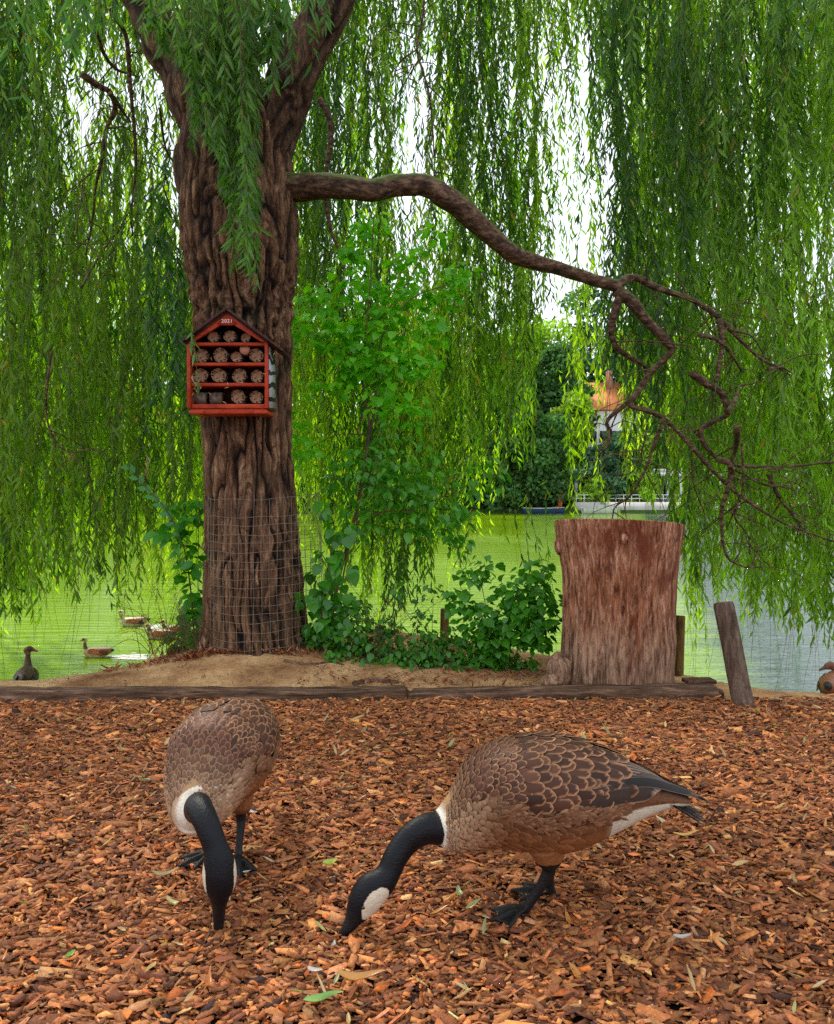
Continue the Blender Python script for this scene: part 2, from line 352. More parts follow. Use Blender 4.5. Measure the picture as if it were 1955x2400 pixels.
gy = axis([(-60, -6, 6), (-6, 1, .5), (1, 3.9, .15), (3.9, 7.2, .03), (7.2, 12, .4), (12, 92, 5), (92, 100, .4), (100, 700, 25)])
X, Y = np.meshgrid(gx, gy); Zg = ground_z(X, Y)
# colour attribute selects brown bed, darkened for shaded gaps between the chips (0) or sandy soil (1)
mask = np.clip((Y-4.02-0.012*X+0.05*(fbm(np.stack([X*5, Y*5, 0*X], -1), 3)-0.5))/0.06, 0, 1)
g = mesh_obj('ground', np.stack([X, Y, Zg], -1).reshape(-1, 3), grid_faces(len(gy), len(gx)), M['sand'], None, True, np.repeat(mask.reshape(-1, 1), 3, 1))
struct(g)
wx = axis([(-400, -20, 10), (-20, 20, .5), (20, 401, 10)]); wy = axis([(4, 20, .5), (20, 98, 3)])
X, Y = np.meshgrid(wx, wy)
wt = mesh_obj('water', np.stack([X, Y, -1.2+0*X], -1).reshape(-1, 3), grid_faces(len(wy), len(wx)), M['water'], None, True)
struct(wt)

# ------------------------------------------------------------------ wood chips
def chips(N, seed, wide=False):
    r = np.random.default_rng(seed)
    # nearer chips are denser; area widens with distance
    y = 1.25+(4.14-1.25)*r.random(N)**0.9
    x = (r.random(N)*2-1)*(0.62*y+0.45)
    if wide:                                          # the bed goes on outside the picture
        y = r.uniform(-.6, 4.14, N); x = np.where(r.random(N) < .5, -1, 1)*r.uniform(0, 3.6, N); x = np.where(np.abs(x) < np.where(y > 1.2, .62*y+.40, 0), 99, x)
        k_ = x < 50; x, y = x[k_], y[k_]; N = len(x)
    keep = y < 4.02+0.012*x+0.10*r.random(N)-0.02
    x, y = x[keep], y[keep]; N = len(x)
    L = np.exp(r.normal(math.log(0.0180), 0.52, N)); L = np.clip(L, .006, .070)
    Wd = L*np.clip(r.normal(0.32, 0.15, N), .11, .9); Wd = np.clip(Wd, .003, .024)
    T = np.clip(r.normal(0.0026, 0.0011, N), .001, .006)
    z = 0.002+0.024*r.random(N)**1.4+0.022*(fbm(np.stack([x*2.2, y*2.2, 0*x], -1), 3, 5)-0.45)
    az = r.random(N)*2*math.pi; az = az*0.5+np.where(r.random(N) < .5, 0, math.pi)-0.6*0  # any heading, slightly biased sideways
    az = np.where(r.random(N) < .62, r.normal(0, 0.42, N), r.random(N)*math.pi*2)
    tilt = r.normal(0, 0.27, N); roll = r.normal(0, 0.42, N)
    base = np.array([[-.5, -.5], [.5, -.5], [.5, .5], [-.5, .5]])
    B = base[None]*np.stack([L, Wd], -1)[:, None, :]
    B = B*(1+r.normal(0, .16, (N, 4, 2))); B[:, :, 0] += (r.random((N, 1))-.5)*Wd[:, None]*1.1*np.sign(base[:, 1])[None]
    top = np.concatenate([B*0.9, np.repeat(T[:, None, None], 4, 1)+r.normal(0, .0006, (N, 4, 1))], -1)
    bot = np.concatenate([B, np.zeros((N, 4, 1))-T[:, None, None]*.3], -1)
    V = np.concatenate([bot, top], 1)
    ca, sa = np.cos(az), np.sin(az); ct, st = np.cos(tilt), np.sin(tilt); cr, sr = np.cos(roll), np.sin(roll)
    def rot(V, a, b, c, s):
        V = V.copy(); va, vb = V[..., a].copy(), V[..., b].copy(); V[..., a] = va*c[:, None]-vb*s[:, None]; V[..., b] = va*s[:, None]+vb*c[:, None]; return V
    V = rot(V, 1, 2, cr, sr); V = rot(V, 0, 2, ct, st); V = rot(V, 0, 1, ca, sa)
    V += np.stack([x, y, z], -1)[:, None, :]
    f = np.array([[4, 5, 6, 7], [0, 1, 5, 4], [1, 2, 6, 5], [2, 3, 7, 6], [3, 0, 4, 7]])
    Fc = (f[None]+np.arange(N)[:, None, None]*8).reshape(-1, 4)
    pal = np.array([[.38, .15, .055], [.48, .21, .080], [.28, .105, .042], [.55, .25, .090], [.17, .065, .030], [.42, .20, .10], [.60, .34, .16], [.50, .15, .030], [.075, .028, .014]])
    k = r.choice(len(pal), N, p=[.22, .16, .2, .08, .14, .09, .035, .035, .04])
    c = pal[k]*np.array([.96, .82, .66])*np.exp(r.normal(0, .36, (N, 1)))*(r.normal(1, .04, (N, 3)))
    return V.reshape(-1, 3), Fc, np.repeat(np.clip(c, .01, .9), 8, 0)
v, f, c = chips(125000, 11); v2, f2, c2 = chips(150000, 12, True); v, f, c = np.concatenate([v, v2]), np.concatenate([f, f2+len(v)]), np.concatenate([c, c2])
o = mesh_obj('wood_chips', v, f, M['chip'], None, False, c); tag(o, 'reddish brown bark chips covering the ground under the geese', kind='stuff')

# ------------------------------------------------------------------ leaves
def leaf_mesh(pos, dirv, nrm, L, W, cols, fold=0.25, curl=0.0, shape='lance'):
    """one small curved blade per row; returns verts, faces, cols"""
    N = len(pos); s = np.cross(dirv, nrm); s /= np.linalg.norm(s, axis=1)[:, None]+1e-9
    nn = np.cross(s, dirv)
    L = np.broadcast_to(L, (N,))[:, None]; W = np.broadcast_to(W, (N,))[:, None]
    if shape == 'kite':
        tip = pos+dirv*L+nn*curl*L; mid = pos+dirv*L*.42+nn*curl*L*.1
        V = np.stack([pos, mid+s*W*.5+nn*W*fold, tip, mid-s*W*.5+nn*W*fold], 1)
        f = np.array([[0, 1, 2], [0, 2, 3]])
    elif shape == 'lance':
        m1 = pos+dirv*L*.3; m2 = pos+dirv*L*.68+nn*curl*L*.5; tip = pos+dirv*L+nn*curl*L
        V = np.stack([pos, m1+s*W*.5+nn*W*fold, m1-s*W*.5+nn*W*fold, m2+s*W*.36+nn*W*fold, m2-s*W*.36+nn*W*fold, tip, m1, m2], 1)
        f = np.array([[0, 1, 6, 6], [0, 6, 2, 2], [1, 3, 7, 6], [6, 7, 4, 2], [3, 5, 7, 7], [7, 5, 4, 4]])
        tri = f[[0, 1, 4, 5]][:, :3]; q = f[[2, 3]]
        F3 = (tri[None]+np.arange(N)[:, None, None]*8).reshape(-1, 3); F4 = (q[None]+np.arange(N)[:, None, None]*8).reshape(-1, 4)
        return V.reshape(-1, 3), [F3.astype(np.int32), F4.astype(np.int32)], np.repeat(cols, 8, 0)
    else:                                  # broad ovate with pointed, slightly lobed outline
        prof = [(0.0, 0.05), (0.12, 0.42), (0.32, 0.56), (0.45, 0.42), (0.6, 0.46), (0.8, 0.18), (1.0, 0.0)] if shape == 'lobed' else [(0, .04), (.12, .38), (.32, .52), (.55, .46), (.78, .26), (.92, .08), (1.0, 0.0)]
        rows = []
        for t, h in prof:
            c0 = pos+dirv*L*t-nn*(curl*L*t*t)
            rows += [c0+s*W*h+nn*W*h*fold, c0, c0-s*W*h+nn*W*h*fold]
        V = np.stack(rows, 1); f = []
        for i in range(len(prof)-1):
            f += [[3*i, 3*i+3, 3*i+4, 3*i+1], [3*i+1, 3*i+4, 3*i+5, 3*i+2]]
        f = np.array(f); m = 3*len(prof)
        return V.reshape(-1, 3), [(f[None]+np.arange(N)[:, None, None]*m).reshape(-1, 4).astype(np.int32)], np.repeat(cols, m, 0)
    m = V.shape[1]
    return V.reshape(-1, 3), [(f[None]+np.arange(N)[:, None, None]*m).reshape(-1, f.shape[1]).astype(np.int32)], np.repeat(cols, m, 0)
def join(parts):                            # [(verts, [faces...], cols, mat index)] -> arrays
    V = []; Fs = []; C = []; MI = []; n = 0
    for v, fs, c, mi in parts:
        V.append(v); C.append(c)
        for f in fs:
            Fs.append(f+n); MI.append(np.full(len(f), mi))
        n += len(v)
    return np.concatenate(V), Fs, np.concatenate(C), np.concatenate(MI)
def unit(v): return v/(np.linalg.norm(v, axis=-1)[..., None]+1e-9)

DEN = np.array([[int(ch) for ch in r.split()] for r in """
9 9 7 7 8 8 5 7 8 7 6 8 8 5 7 8 9 7 9 9
9 7 4 3 6 8 2 7 9 5 3 8 7 3 6 7 9 7 9 9
9 5 1 4 4 7 2 8 9 4 3 8 7 2 5 8 9 6 9 7
9 5 3 6 3 5 4 8 9 3 4 8 7 3 4 8 9 5 9 6
9 7 7 8 4 4 5 8 6 3 3 7 8 4 3 9 9 7 8 6
9 9 9 9 8 5 5 8 7 4 4 6 7 3 3 9 9 7 6 4
9 9 9 9 9 5 6 9 8 6 6 7 7 3 6 9 9 8 6 4
9 9 9 9 9 6 6 9 9 8 8 9 6 2 4 8 9 8 8 7
9 9 9 9 9 6 6 9 9 9 9 8 5 1 2 6 8 8 9 9
9 9 9 8 8 6 6 7 8 9 9 5 3 1 3 5 8 8 9 9
9 9 8 7 7 5 5 5 8 9 8 3 0 0 3 3 6 6 7 8
9 8 6 5 4 3 3 1 6 9 7 1 0 0 0 2 7 8 8 8
8 4 3 3 2 0 0 0 2 4 1 0 0 0 0 3 5 6 8 9
2 0 0 0 0 0 0 0 0 0 0 0 0 0 0 0 1 1 2 3""".strip().split('\n')], float)/9.0
def density(px, py):                        # full-size photo pixels; how closely the strands hang there
    gx_ = np.clip(px/DS/90.0, 0, 18.999); gy_ = np.clip(py/DS/100.0, 0, 12.999)
    i = gx_.astype(int); j = gy_.astype(int); fx = gx_-i; fy = gy_-j
    d = DEN[j, i]*(1-fx)*(1-fy)+DEN[j, i+1]*fx*(1-fy)+DEN[j+1, i]*(1-fx)*fy+DEN[j+1, i+1]*fx*fy
    d = np.where(py/DS > 1340, 0, d); return d
def strands(N, dlo, dhi, seed, leafL=0.105, leafW=0.021, step=0.026, colA=(.045, .15, .012), colB=(.11, .26, .02), gamma=1.3, thr=0.0, xr=(-250, 2200), lift=None):
    r = np.random.default_rng(seed)
    d = dlo+(dhi-dlo)*r.random(N); px = xr[0]+(xr[1]-xr[0])*r.random(N); py = -350+1750*r.random(N)**1.0
    x0 = (px-CX)/F*d; z0 = HC-(py-YH)/F*d
    # gather strands into tresses
    cl = 0.46; cx = np.round(x0/cl+0.37*np.round(d*1.4))*cl-0.37*np.round(d*1.4)*cl
    x0 = x0+(cx-x0)*0.85*r.random(N)**.5
    Ls = 0.7+1.7*r.random(N); K = int(2.4/step)
    s = np.arange(K)*step
    S = s[None, :]*np.ones((N, 1)); ok = S < Ls[:, None]
    ph = r.random((N, 1))*6.28; amp = 0.03+0.07*r.random((N, 1)); lean = r.normal(0, .07, (N, 1)); leany = r.normal(0, .06, (N, 1))
    xs = x0[:, None]+lean*S+amp*(np.sin(S*2.2+ph)-np.sin(ph)); ys = d[:, None]+leany*S+amp*np.cos(S*1.9+ph)
    zs = z0[:, None]-S*0.985
    PX = CX+F*xs/ys; PY = YH-F*(zs-HC)/ys
    den = density(PX, PY)
    if lift is not None: den = den*np.where((PX > lift[0])&(PY > lift[1]), 0, 1)
    vv = vnoise(np.stack([xs*1.7, ys*1.2, zs*0.35], -1), seed+3)        # vertical wisps and holes
    den = np.clip(den*1.25-0.75*(vv-0.35)*(den < .95), 0, 1)**gamma
    # a strand lives where its middle is inside the mass
    mid = den[np.arange(N), np.minimum((Ls/step/2).astype(int), K-1)]
    live = (r.random(N) < mid)
    ok &= live[:, None] & (r.random((N, K)) < np.clip(0.25+den*1.2, 0, 1)) & (den > 0.03+thr) & (zs > -1.0)
    ii, kk = np.nonzero(ok); n_ = len(ii)
    pos = np.stack([xs[ii, kk], ys[ii, kk], zs[ii, kk]], -1)
    a = r.random(n_)*6.28; sp = np.clip(r.normal(.42, .24, n_), -.1, 1.2)
    dv = np.stack([np.cos(a)*np.sin(sp), np.sin(a)*np.sin(sp), -np.cos(sp)], -1)
    nr = unit(np.stack([np.sin(a+r.normal(0, .8, n_)), -np.cos(a+r.normal(0, .8, n_)), r.normal(.2, .5, n_)], -1)+1e-3)
    L = leafL*np.clip(r.normal(1, .25, n_), .4, 1.6)
    tone = np.clip(-0.25+1.3*vnoise(np.stack([xs[ii, kk]*1.6, ys[ii, kk]*.8, zs[ii, kk]*.4], -1), seed+8)+r.normal(0, .16, n_)+0.5*(r.random(N)[ii]-.5), 0, 1)[:, None]
    col = np.array(colA)*(1-tone)+np.array(colB)*tone
    yel = r.random(n_) < 0.012; col[yel] = (.42, .30, .03)
    v, f, c = leaf_mesh(pos, dv, nr, L, leafW*L/leafL, col, .22, -0.12, 'kite')
    parts = [(v, f, c, 0)]
    # the twigs themselves: thin three sided tubes
    lv = np.nonzero(live)[0]; M_ = 8; tt = np.linspace(0, 1, M_)
    idx = np.minimum((tt[None, :]*(Ls[lv]/step)[:, None]).astype(int), K-1)
    C = np.stack([np.take_along_axis(xs[lv], idx, 1), np.take_along_axis(ys[lv], idx, 1), np.take_along_axis(zs[lv], idx, 1)], -1)
    rad = (0.0024*(1-0.6*tt))[None, :, None]
    an = np.array([0, 2.09, 4.19]); off = np.stack([np.cos(an), np.sin(an), 0*an], -1)
    V = C[:, :, None, :]+rad[..., None]*off[None, None]; V = V.reshape(-1, 3)
    gf = grid_faces(M_, 3, True); n0 = len(lv)
    Fq = (gf[None]+np.arange(n0)[:, None, None]*(M_*3)).reshape(-1, 4)
    parts.append((V, [Fq.astype(np.int32)], np.tile([[.10, .075, .02]], (len(V), 1)), 1))
    return parts

# ------------------------------------------------------------------ the big willow
TD = 5.2
willow = thing('willow_tree', 'large weeping willow with thick furrowed trunk and curtains of hanging leaves', 'tree', tuple(P(600, 1525, TD)*[1, 1, 0]+[0, 0, 0.1]))
# trunk silhouette, 1736-wide rows: (y, left, right)
TS = [(1385, 405, 690), (1360, 418, 662), (1330, 427, 646), (1290, 430, 638), (1250, 431, 631), (1150, 431, 621), (1050, 432, 612), (950, 430, 606), (850, 424, 604), (750, 415, 601), (680, 408, 600),
      (620, 402, 602), (570, 392, 610), (520, 386, 614), (460, 384, 614), (420, 385, 610), (370, 391, 606), (330, 391, 603), (290, 388, 597), (240, 378, 585), (190, 368, 560)]
zs = np.array([PD(0, a, TD)[2] for a, b, c in TS]); lf = np.array([PD(b, 0, TD)[0] for a, b, c in TS]); rt = np.array([PD(c, 0, TD)[0] for a, b, c in TS])
NZ, NA = 640, 420
zz = np.linspace(zs[0], zs[-1], NZ); lft = np.interp(zz, zs, lf); rgt = np.interp(zz, zs, rt)
k_ = np.ones(15)/15.
def sm(a): return np.convolve(np.pad(a, 7, 'edge'), k_, 'valid')
lft, rgt = sm(lft), sm(rgt)
th = np.linspace(0, 2*math.pi, NA, endpoint=False)
rx = (rgt-lft)/2; ccx = (rgt+lft)/2
TH, ZZ = np.meshgrid(th, zz); RX = np.repeat(rx[:, None], NA, 1)
q = np.stack([np.cos(TH)*RX, np.sin(TH)*RX, ZZ], -1)
warp = (fbm(q*[2.5, 2.5, 1.2], 3, 21)-.5)
def ridged(p, seed): return 1-np.abs(2*fbm(p, 3, seed)-1)*2
def fissure(p, seed): return np.clip(np.abs(2*vnoise(p, seed)-1)*3.3, 0, 1)**.75        # 0 in a crack, 1 on a plate
wz = warp[..., None]*[3.2, 3.2, 1.0]; wz2 = (fbm(q*[9, 9, 4], 2, 24)-.5)[..., None]*1.3
h1 = fissure(q*[19, 19, 3.2]+wz+wz2, 31); h2 = fissure(q*[33, 33, 7.5]+wz*2+wz2*1.5, 41); lump = fbm(q*[4, 4, 2.0], 3, 51)-.5
burr = np.clip(1-np.abs(ZZ-2.35)/0.55, 0, 1)*(fbm(q*[16, 16, 16], 3, 61)-.5)
hgt = 0.024*h1+0.012*h2*h1+0.05*lump+0.10*burr+.012*(fbm(q*[45, 45, 20], 2, 71)-.5)
root = np.clip((0.45-(ZZ-zs[0]))/0.45, 0, 1)**2*(0.07*np.cos(TH*5+1.0)+0.03*np.cos(TH*9))
RR = RX*(1+0.0*TH)+hgt-0.022+root
V = np.stack([ccx[:, None]+RR*np.cos(TH), TD+0.95*RR*np.sin(TH), ZZ], -1)
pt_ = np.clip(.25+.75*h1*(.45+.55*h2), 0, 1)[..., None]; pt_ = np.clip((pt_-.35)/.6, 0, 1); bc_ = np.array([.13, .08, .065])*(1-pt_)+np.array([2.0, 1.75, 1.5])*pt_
o = mesh_obj('trunk', V.reshape(-1, 3), grid_faces(NZ, NA, True), M['bark'], None, True, bc_.reshape(-1, 3)); reparent(o, willow)

BR = []
def limb(name, pts, r0, r1, parent=None, mat='limb', sides=20, n=None, rough=0.18, knots=0.0, col=None, rads=None):
    L = sum(np.linalg.norm(np.array(pts[i+1])-pts[i]) for i in range(len(pts)-1))
    n = n or max(10, int(L/0.03)); c = catmull(pts, n); t = np.linspace(0, 1, n)
    rr = (r0+(r1-r0)*t) if rads is None else catmull([[a, 0, 0] for a in rads], n)[:, 0]
    BR.append((c, name))
    c = c+((fbm(np.stack([t*L*4, 0*t, 0*t], -1), 2, int(abs(pts[0][0])*99) % 50)-.5)*rr*0.9)[:, None]*np.array([.6, .6, 1.0])
    v, f = tube(c, 1.0, sides); t_, u_, w_ = frames(c)
    a = np.linspace(0, 2*math.pi, sides, endpoint=False)
    ax = np.cos(a)[None, :, None]*u_[:, None, :]+np.sin(a)[None, :, None]*w_[:, None, :]
    s = (t*L)[:, None]*np.ones((1, sides)); aa = a[None, :]*np.ones((n, 1))
    R0 = rr[:, None]
    bk = mat == 'bark'
    q = np.stack([np.cos(aa)*R0*22, np.sin(aa)*R0*22, s*4], -1)
    fz = fissure(np.stack([np.cos(aa)*R0*13, np.sin(aa)*R0*13, s*2.4], -1)+(fbm(np.stack([np.cos(aa)*R0*5, np.sin(aa)*R0*5, s*3], -1), 2, 3)-.5)[..., None]*3, 33)
    h = (fz*.022/R0 if bk else 0)+(ridged(q, 5)*.6+ridged(q*2.3, 8)*.4)*rough+(fbm(np.stack([np.cos(aa), np.sin(aa), s*3], -1), 3, 77)-.5)*0.30+(vnoise(np.stack([0*aa, 0*aa, s*7], -1), 15)-.5)*knots
    Vv = c[:, None, :]+(R0*(1+h-rough*.3))[..., None]*ax
    o = mesh_obj(name, Vv.reshape(-1, 3), f, M[mat], None, True, cols=((.15+.95*fz)[..., None]*np.array([1, .90, .80])).reshape(-1, 3) if bk else None)
    if parent is not None: reparent(o, parent)
    return o
px = lambda w, d: w*DS/F*d          # display px -> metres
limb('limb', [PD(450, 420, TD+.05), PD(430, 300, TD+.05), PD(400, 200, TD+.1), PD(345, 90, TD+.15), PD(290, -20, TD+.2), PD(240, -120, TD+.2)], px(62, TD), px(22, TD), willow, 'bark', 110, rough=.14)
limb('limb', [PD(480, 400, TD), PD(470, 260, TD), PD(470, 130, TD), PD(485, 0, TD+.1), PD(495, -120, TD+.2)], px(80, TD), px(36, TD), willow, 'bark', 110, rough=.14)
limb('limb', [PD(500, 440, TD-.02), PD(545, 320, TD-.02), PD(590, 215, TD-.05), PD(632, 110, TD-.1), PD(688, 10, TD-.15), PD(740, -110, TD-.2)], 0, 0, willow, 'bark', 110, rough=.14, rads=[px(a, TD) for a in (80, 56, 43, 38, 34, 32)])
limb('branch', [PD(a, b, d) for a, b, d in [(560, 388, 5.2), (620, 390, 5.15), (700, 392, 5.1), (770, 400, 5.1), (830, 386, 5.15), (890, 384, 5.2), (935, 412, 5.2), (985, 465, 5.25), (1040, 512, 5.3), (1100, 541, 5.4), (1160, 560, 5.45), (1230, 578, 5.5), (1290, 598, 5.5)]], 0, 0, willow, 'limb', 28, rads=[px(a, 5.2) for a in (34, 26, 23, 22, 21, 21, 22, 21, 18, 16, 14, 13, 14)], rough=.16)
def zbr(pts, r0, r1, d0=5.5, d1=5.8, K=0.0, name='branch', conv=Z3, sc=1/2.3, sides=12):
    m = len(pts); P_ = [conv(a, b, d0+(d1-d0)*i/(m-1)) for i, (a, b) in enumerate(pts)]
    return limb(name, P_, r0*sc/F*d0*.9, r1*sc/F*d1*.55, willow, 'limb', sides, rough=.2, knots=.22)
zbr([(560, 180), (640, 240), (700, 310), (765, 385), (830, 460), (862, 505), (805, 570), (745, 628), (690, 715), (612, 800), (535, 862), (512, 905), (535, 965), (490, 1060)], 34, 10)
zbr([(560, 165), (620, 122), (680, 118), (765, 165), (850, 195), (950, 225), (1025, 265), (1110, 330), (1200, 420), (1270, 490), (1350, 560), (1430, 600), (1500, 640)], 24, 9, 5.5, 5.9)
zbr([(580, 220), (548, 320), (535, 420), (572, 500), (650, 552), (712, 592), (728, 650)], 24, 15)
zbr([(1120, 345), (1135, 450), (1120, 570), (1100, 680)], 20, 16, 5.7, 5.6)
zbr([(970, 625), (1050, 690), (1125, 735), (1165, 840), (1090, 890), (1018, 940), (1040, 1020), (1110, 1095), (1200, 1125), (1300, 1135), (1500, 1137), (1736, 1110), (1900, 1130)], 22, 8, 5.6, 5.9)
zbr([(1165, 840), (1210, 760), (1230, 700), (1300, 690)], 16, 7)
zbr([(690, 715), (640, 800), (720, 830), (820, 880), (915, 968), (1000, 1060), (1090, 1165), (1180, 1250), (1300, 1340), (1450, 1430), (1600, 1490), (1800, 1560)], 18, 8)
zbr([(820, 880), (765, 1020), (720, 1150), (640, 1290), (560, 1350), (540, 1420)], 12, 5)
zbr([(1110, 1095), (1175, 1130), (1165, 1250), (1130, 1380), (1150, 1600), (1240, 1670), (1340, 1680)], 18, 6)
zbr([(1215, 920), (1210, 1020), (1180, 1120)], 20, 16)
zbr([(1170, 1130), (1250, 1180), (1380, 1240), (1500, 1240)], 8, 4)
zbr([(1380, 1180), (1440, 1300), (1530, 1420), (1600, 1500)], 12, 8, 5.8, 5.9)
zbr([(1010, 420), (1080, 440), (1150, 490), (1200, 560), (1240, 625)], 14, 9)
zbr([(1200, 400), (1280, 425), (1330, 480)], 9, 6)
zbr([(1380, 610), (1450, 598), (1510, 632)], 10, 6)
zbr([(1240, 1000), (1245, 1250), (1200, 1400), (1270, 1500), (1285, 1610)], 8, 5)
zbr([(730, 900), (700, 1050), (650, 1160), (560, 1200), (540, 1290)], 5, 3)
zbr([(970, 1040), (975, 1200), (1010, 1330)], 5, 3)
for pts, a, b in [([(390, 130), (430, 230), (480, 285), (560, 312)], 11, 7), ([(330, 300), (400, 350), (450, 380), (468, 440), (432, 530), (412, 650), (390, 760), (378, 880), (350, 1040)], 15, 5), ([(450, 380), (490, 440), (530, 495)], 11, 7),
                  ([(440, 520), (490, 515), (530, 490)], 5, 4), ([(450, 30), (510, 150), (528, 330), (545, 500), (552, 700), (535, 860), (540, 960)], 12, 5), ([(330, 1170), (380, 1080), (440, 990), (505, 918)], 6, 5), ([(650, 440), (680, 620), (745, 690)], 6, 6), ([(660, 750), (700, 860), (740, 945)], 4, 3),
                  ([(360, 900), (420, 940), (470, 1060), (380, 1150), (330, 1100)], 3, 2), ([(305, 960), (330, 820), (375, 780)], 3, 2)]:
    zbr(pts, a, b, 5.6, 6.4, conv=Z1, sc=1/1.736, sides=8)
zbr([(1300, 400), (1340, 480), (1345, 560), (1328, 700), (1325, 820), (1350, 950), (1400, 1080), (1380, 1230)], 14, 8, 6.3, 6.5, conv=Z1, sc=1/1.736, sides=8)
ZR = lambda x, y, d: P(900+x/1.6456, y/1.6456, d)
zbr([(155, -80), (150, 60), (128, 190), (172, 350), (188, 500), (196, 680)], 6, 4, 6.0, 6.1, conv=ZR, sc=1/1.6456, sides=8)
zbr([(128, 190), (60, 240), (30, 330)], 4, 2, 6.0, 6.1, conv=ZR, sc=1/1.6456, sides=6)
zbr([(265, 1010), (310, 930), (320, 780), (330, 720)], 0, 0, 6, 6.1, conv=ZR, sc=1/1.6456, sides=6) if False else None
zbr([(300, 740), (288, 900), (330, 1000), (420, 1045), (530, 1035)], 5, 3, 6.0, 6.1, conv=lambda x, y, d: P(x/2.664, 700+y/2.664, d), sc=1/2.664, sides=8) if False else zbr([(330, 280), (290, 600), (300, 780), (350, 900), (430, 958), (530, 945)], 9, 6, 6.0, 6.1, conv=lambda x, y, d: P(x/2.664, 700+y/2.664, d), sc=1/2.664, sides=8)

r_ = random.Random(42); tw = MB()
for c_, nm in BR[4:]:
    L_ = float(np.linalg.norm(np.diff(c_, axis=0), axis=1).sum()); k_n = int(L_*(11 if c_[0][0] > 0 else 6))
    for q_ in range(k_n):
        i_ = r_.randrange(len(c_)//5, len(c_)); t_ = unit(c_[min(i_+1, len(c_)-1)]-c_[max(i_-1, 0)]); ln = r_.uniform(.12, .75)
        d0 = unit(t_*r_.uniform(.2, 1)+np.array([r_.uniform(-1, 1), r_.uniform(-.8, .8), r_.uniform(-.6, .9)])); p0 = c_[i_]; p1 = p0+d0*ln*.4+[0, 0, .02]; p2 = p1+(d0*[1, 1, .3]+[0, 0, -.35])*ln*.35; p3 = p2+np.array([d0[0]*.4+r_.uniform(-.2, .2), d0[1]*.4, -.9])*ln*.5
        tw.tube(catmull([p0, p1, p2, p3], 9), np.linspace(r_.uniform(.003, .0065), .0012, 9), 5, cap=False)
o = tw.build('branchlets', M['limb'], None, True); o['kind'] = 'stuff'; reparent(o, willow)
parts = []
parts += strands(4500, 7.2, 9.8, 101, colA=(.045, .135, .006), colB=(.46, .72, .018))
parts += strands(4000, 9.8, 13.0, 102, leafL=.13, leafW=.027, step=.034, colA=(.16, .36, .008), colB=(.66, .84, .03), gamma=.9, lift=(1480, 1010))  # far strands get brighter leaf colours, standing in for backlight
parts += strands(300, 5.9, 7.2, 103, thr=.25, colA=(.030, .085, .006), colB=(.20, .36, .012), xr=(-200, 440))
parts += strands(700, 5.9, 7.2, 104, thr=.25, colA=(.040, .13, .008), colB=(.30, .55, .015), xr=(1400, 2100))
# leaf roof added above the frame, unseen, to shade the strands
r_ = np.random.default_rng(555); n_ = 42000
cb = np.stack([r_.uniform(-8, 8, 260), r_.uniform(3.6, 10.5, 260), r_.uniform(7.6, 9.6, 260)], -1); cb[:, 2] = np.maximum(cb[:, 2], HC+YH/F*cb[:, 1]+.5)
pos = cb[r_.integers(0, 260, n_)]+r_.normal(0, 1, (n_, 3))*[.55, .55, .35]; a = r_.random(n_)*6.28
dv = unit(np.stack([np.cos(a), np.sin(a), r_.normal(-.6, .4, n_)], -1)); v, f, c = leaf_mesh(pos, dv, unit(r_.normal(0, .5, (n_, 3))+[0, 0, 1]), .15*r_.uniform(.7, 1.3, n_), .045, np.array([[.06, .18, .012]])*r_.uniform(.6, 1.5, (n_, 1)), .2, -.1, 'kite')
parts.append((v, f, c, 0))
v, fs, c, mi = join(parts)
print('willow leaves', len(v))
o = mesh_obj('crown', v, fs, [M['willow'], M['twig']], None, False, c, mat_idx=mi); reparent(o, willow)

# near sprays hanging in front of the trunk: larger, fully shaped leaves
def spray(pathpts, d, n_leaf, L, spread=.6, seed=0, colA=(.035, .14, .018), colB=(.09, .26, .03)):
    r = np.random.default_rng(seed); c = catmull([PD(a, b, d+0.05*math.sin(i)) for i, (a, b) in enumerate(pathpts)], 60)
    t = np.sort(r.random(n_leaf)); idx = (t*59).astype(int); pos = c[idx]
    a = r.random(n_leaf)*6.28; sp = np.clip(r.normal(spread, .2, n_leaf), .1, 1.2)
    dv = np.stack([np.cos(a)*np.sin(sp), np.sin(a)*np.sin(sp), -np.cos(sp)], -1)
    nr = unit(np.stack([np.sin(a), -np.cos(a), r.normal(0, .6, n_leaf)], -1))
    ll = L*np.clip(r.normal(1, .25, n_leaf), .5, 1.5); tone = r.random(n_leaf)[:, None]
    v, f, cc = leaf_mesh(pos, dv, nr, ll, ll*.17, np.array(colA)*(1-tone)+np.array(colB)*tone, .2, -.15, 'lance')
    tv, tf = tube(c[::4], np.linspace(.0025, .0012, 15), 4, False)
    return [(v, f, cc, 0), (tv, [np.array(tf, np.int32)], np.tile([[.12, .11, .03]], (len(tv), 1)), 1)]
sp = []; k = 0
rr = random.Random(5)
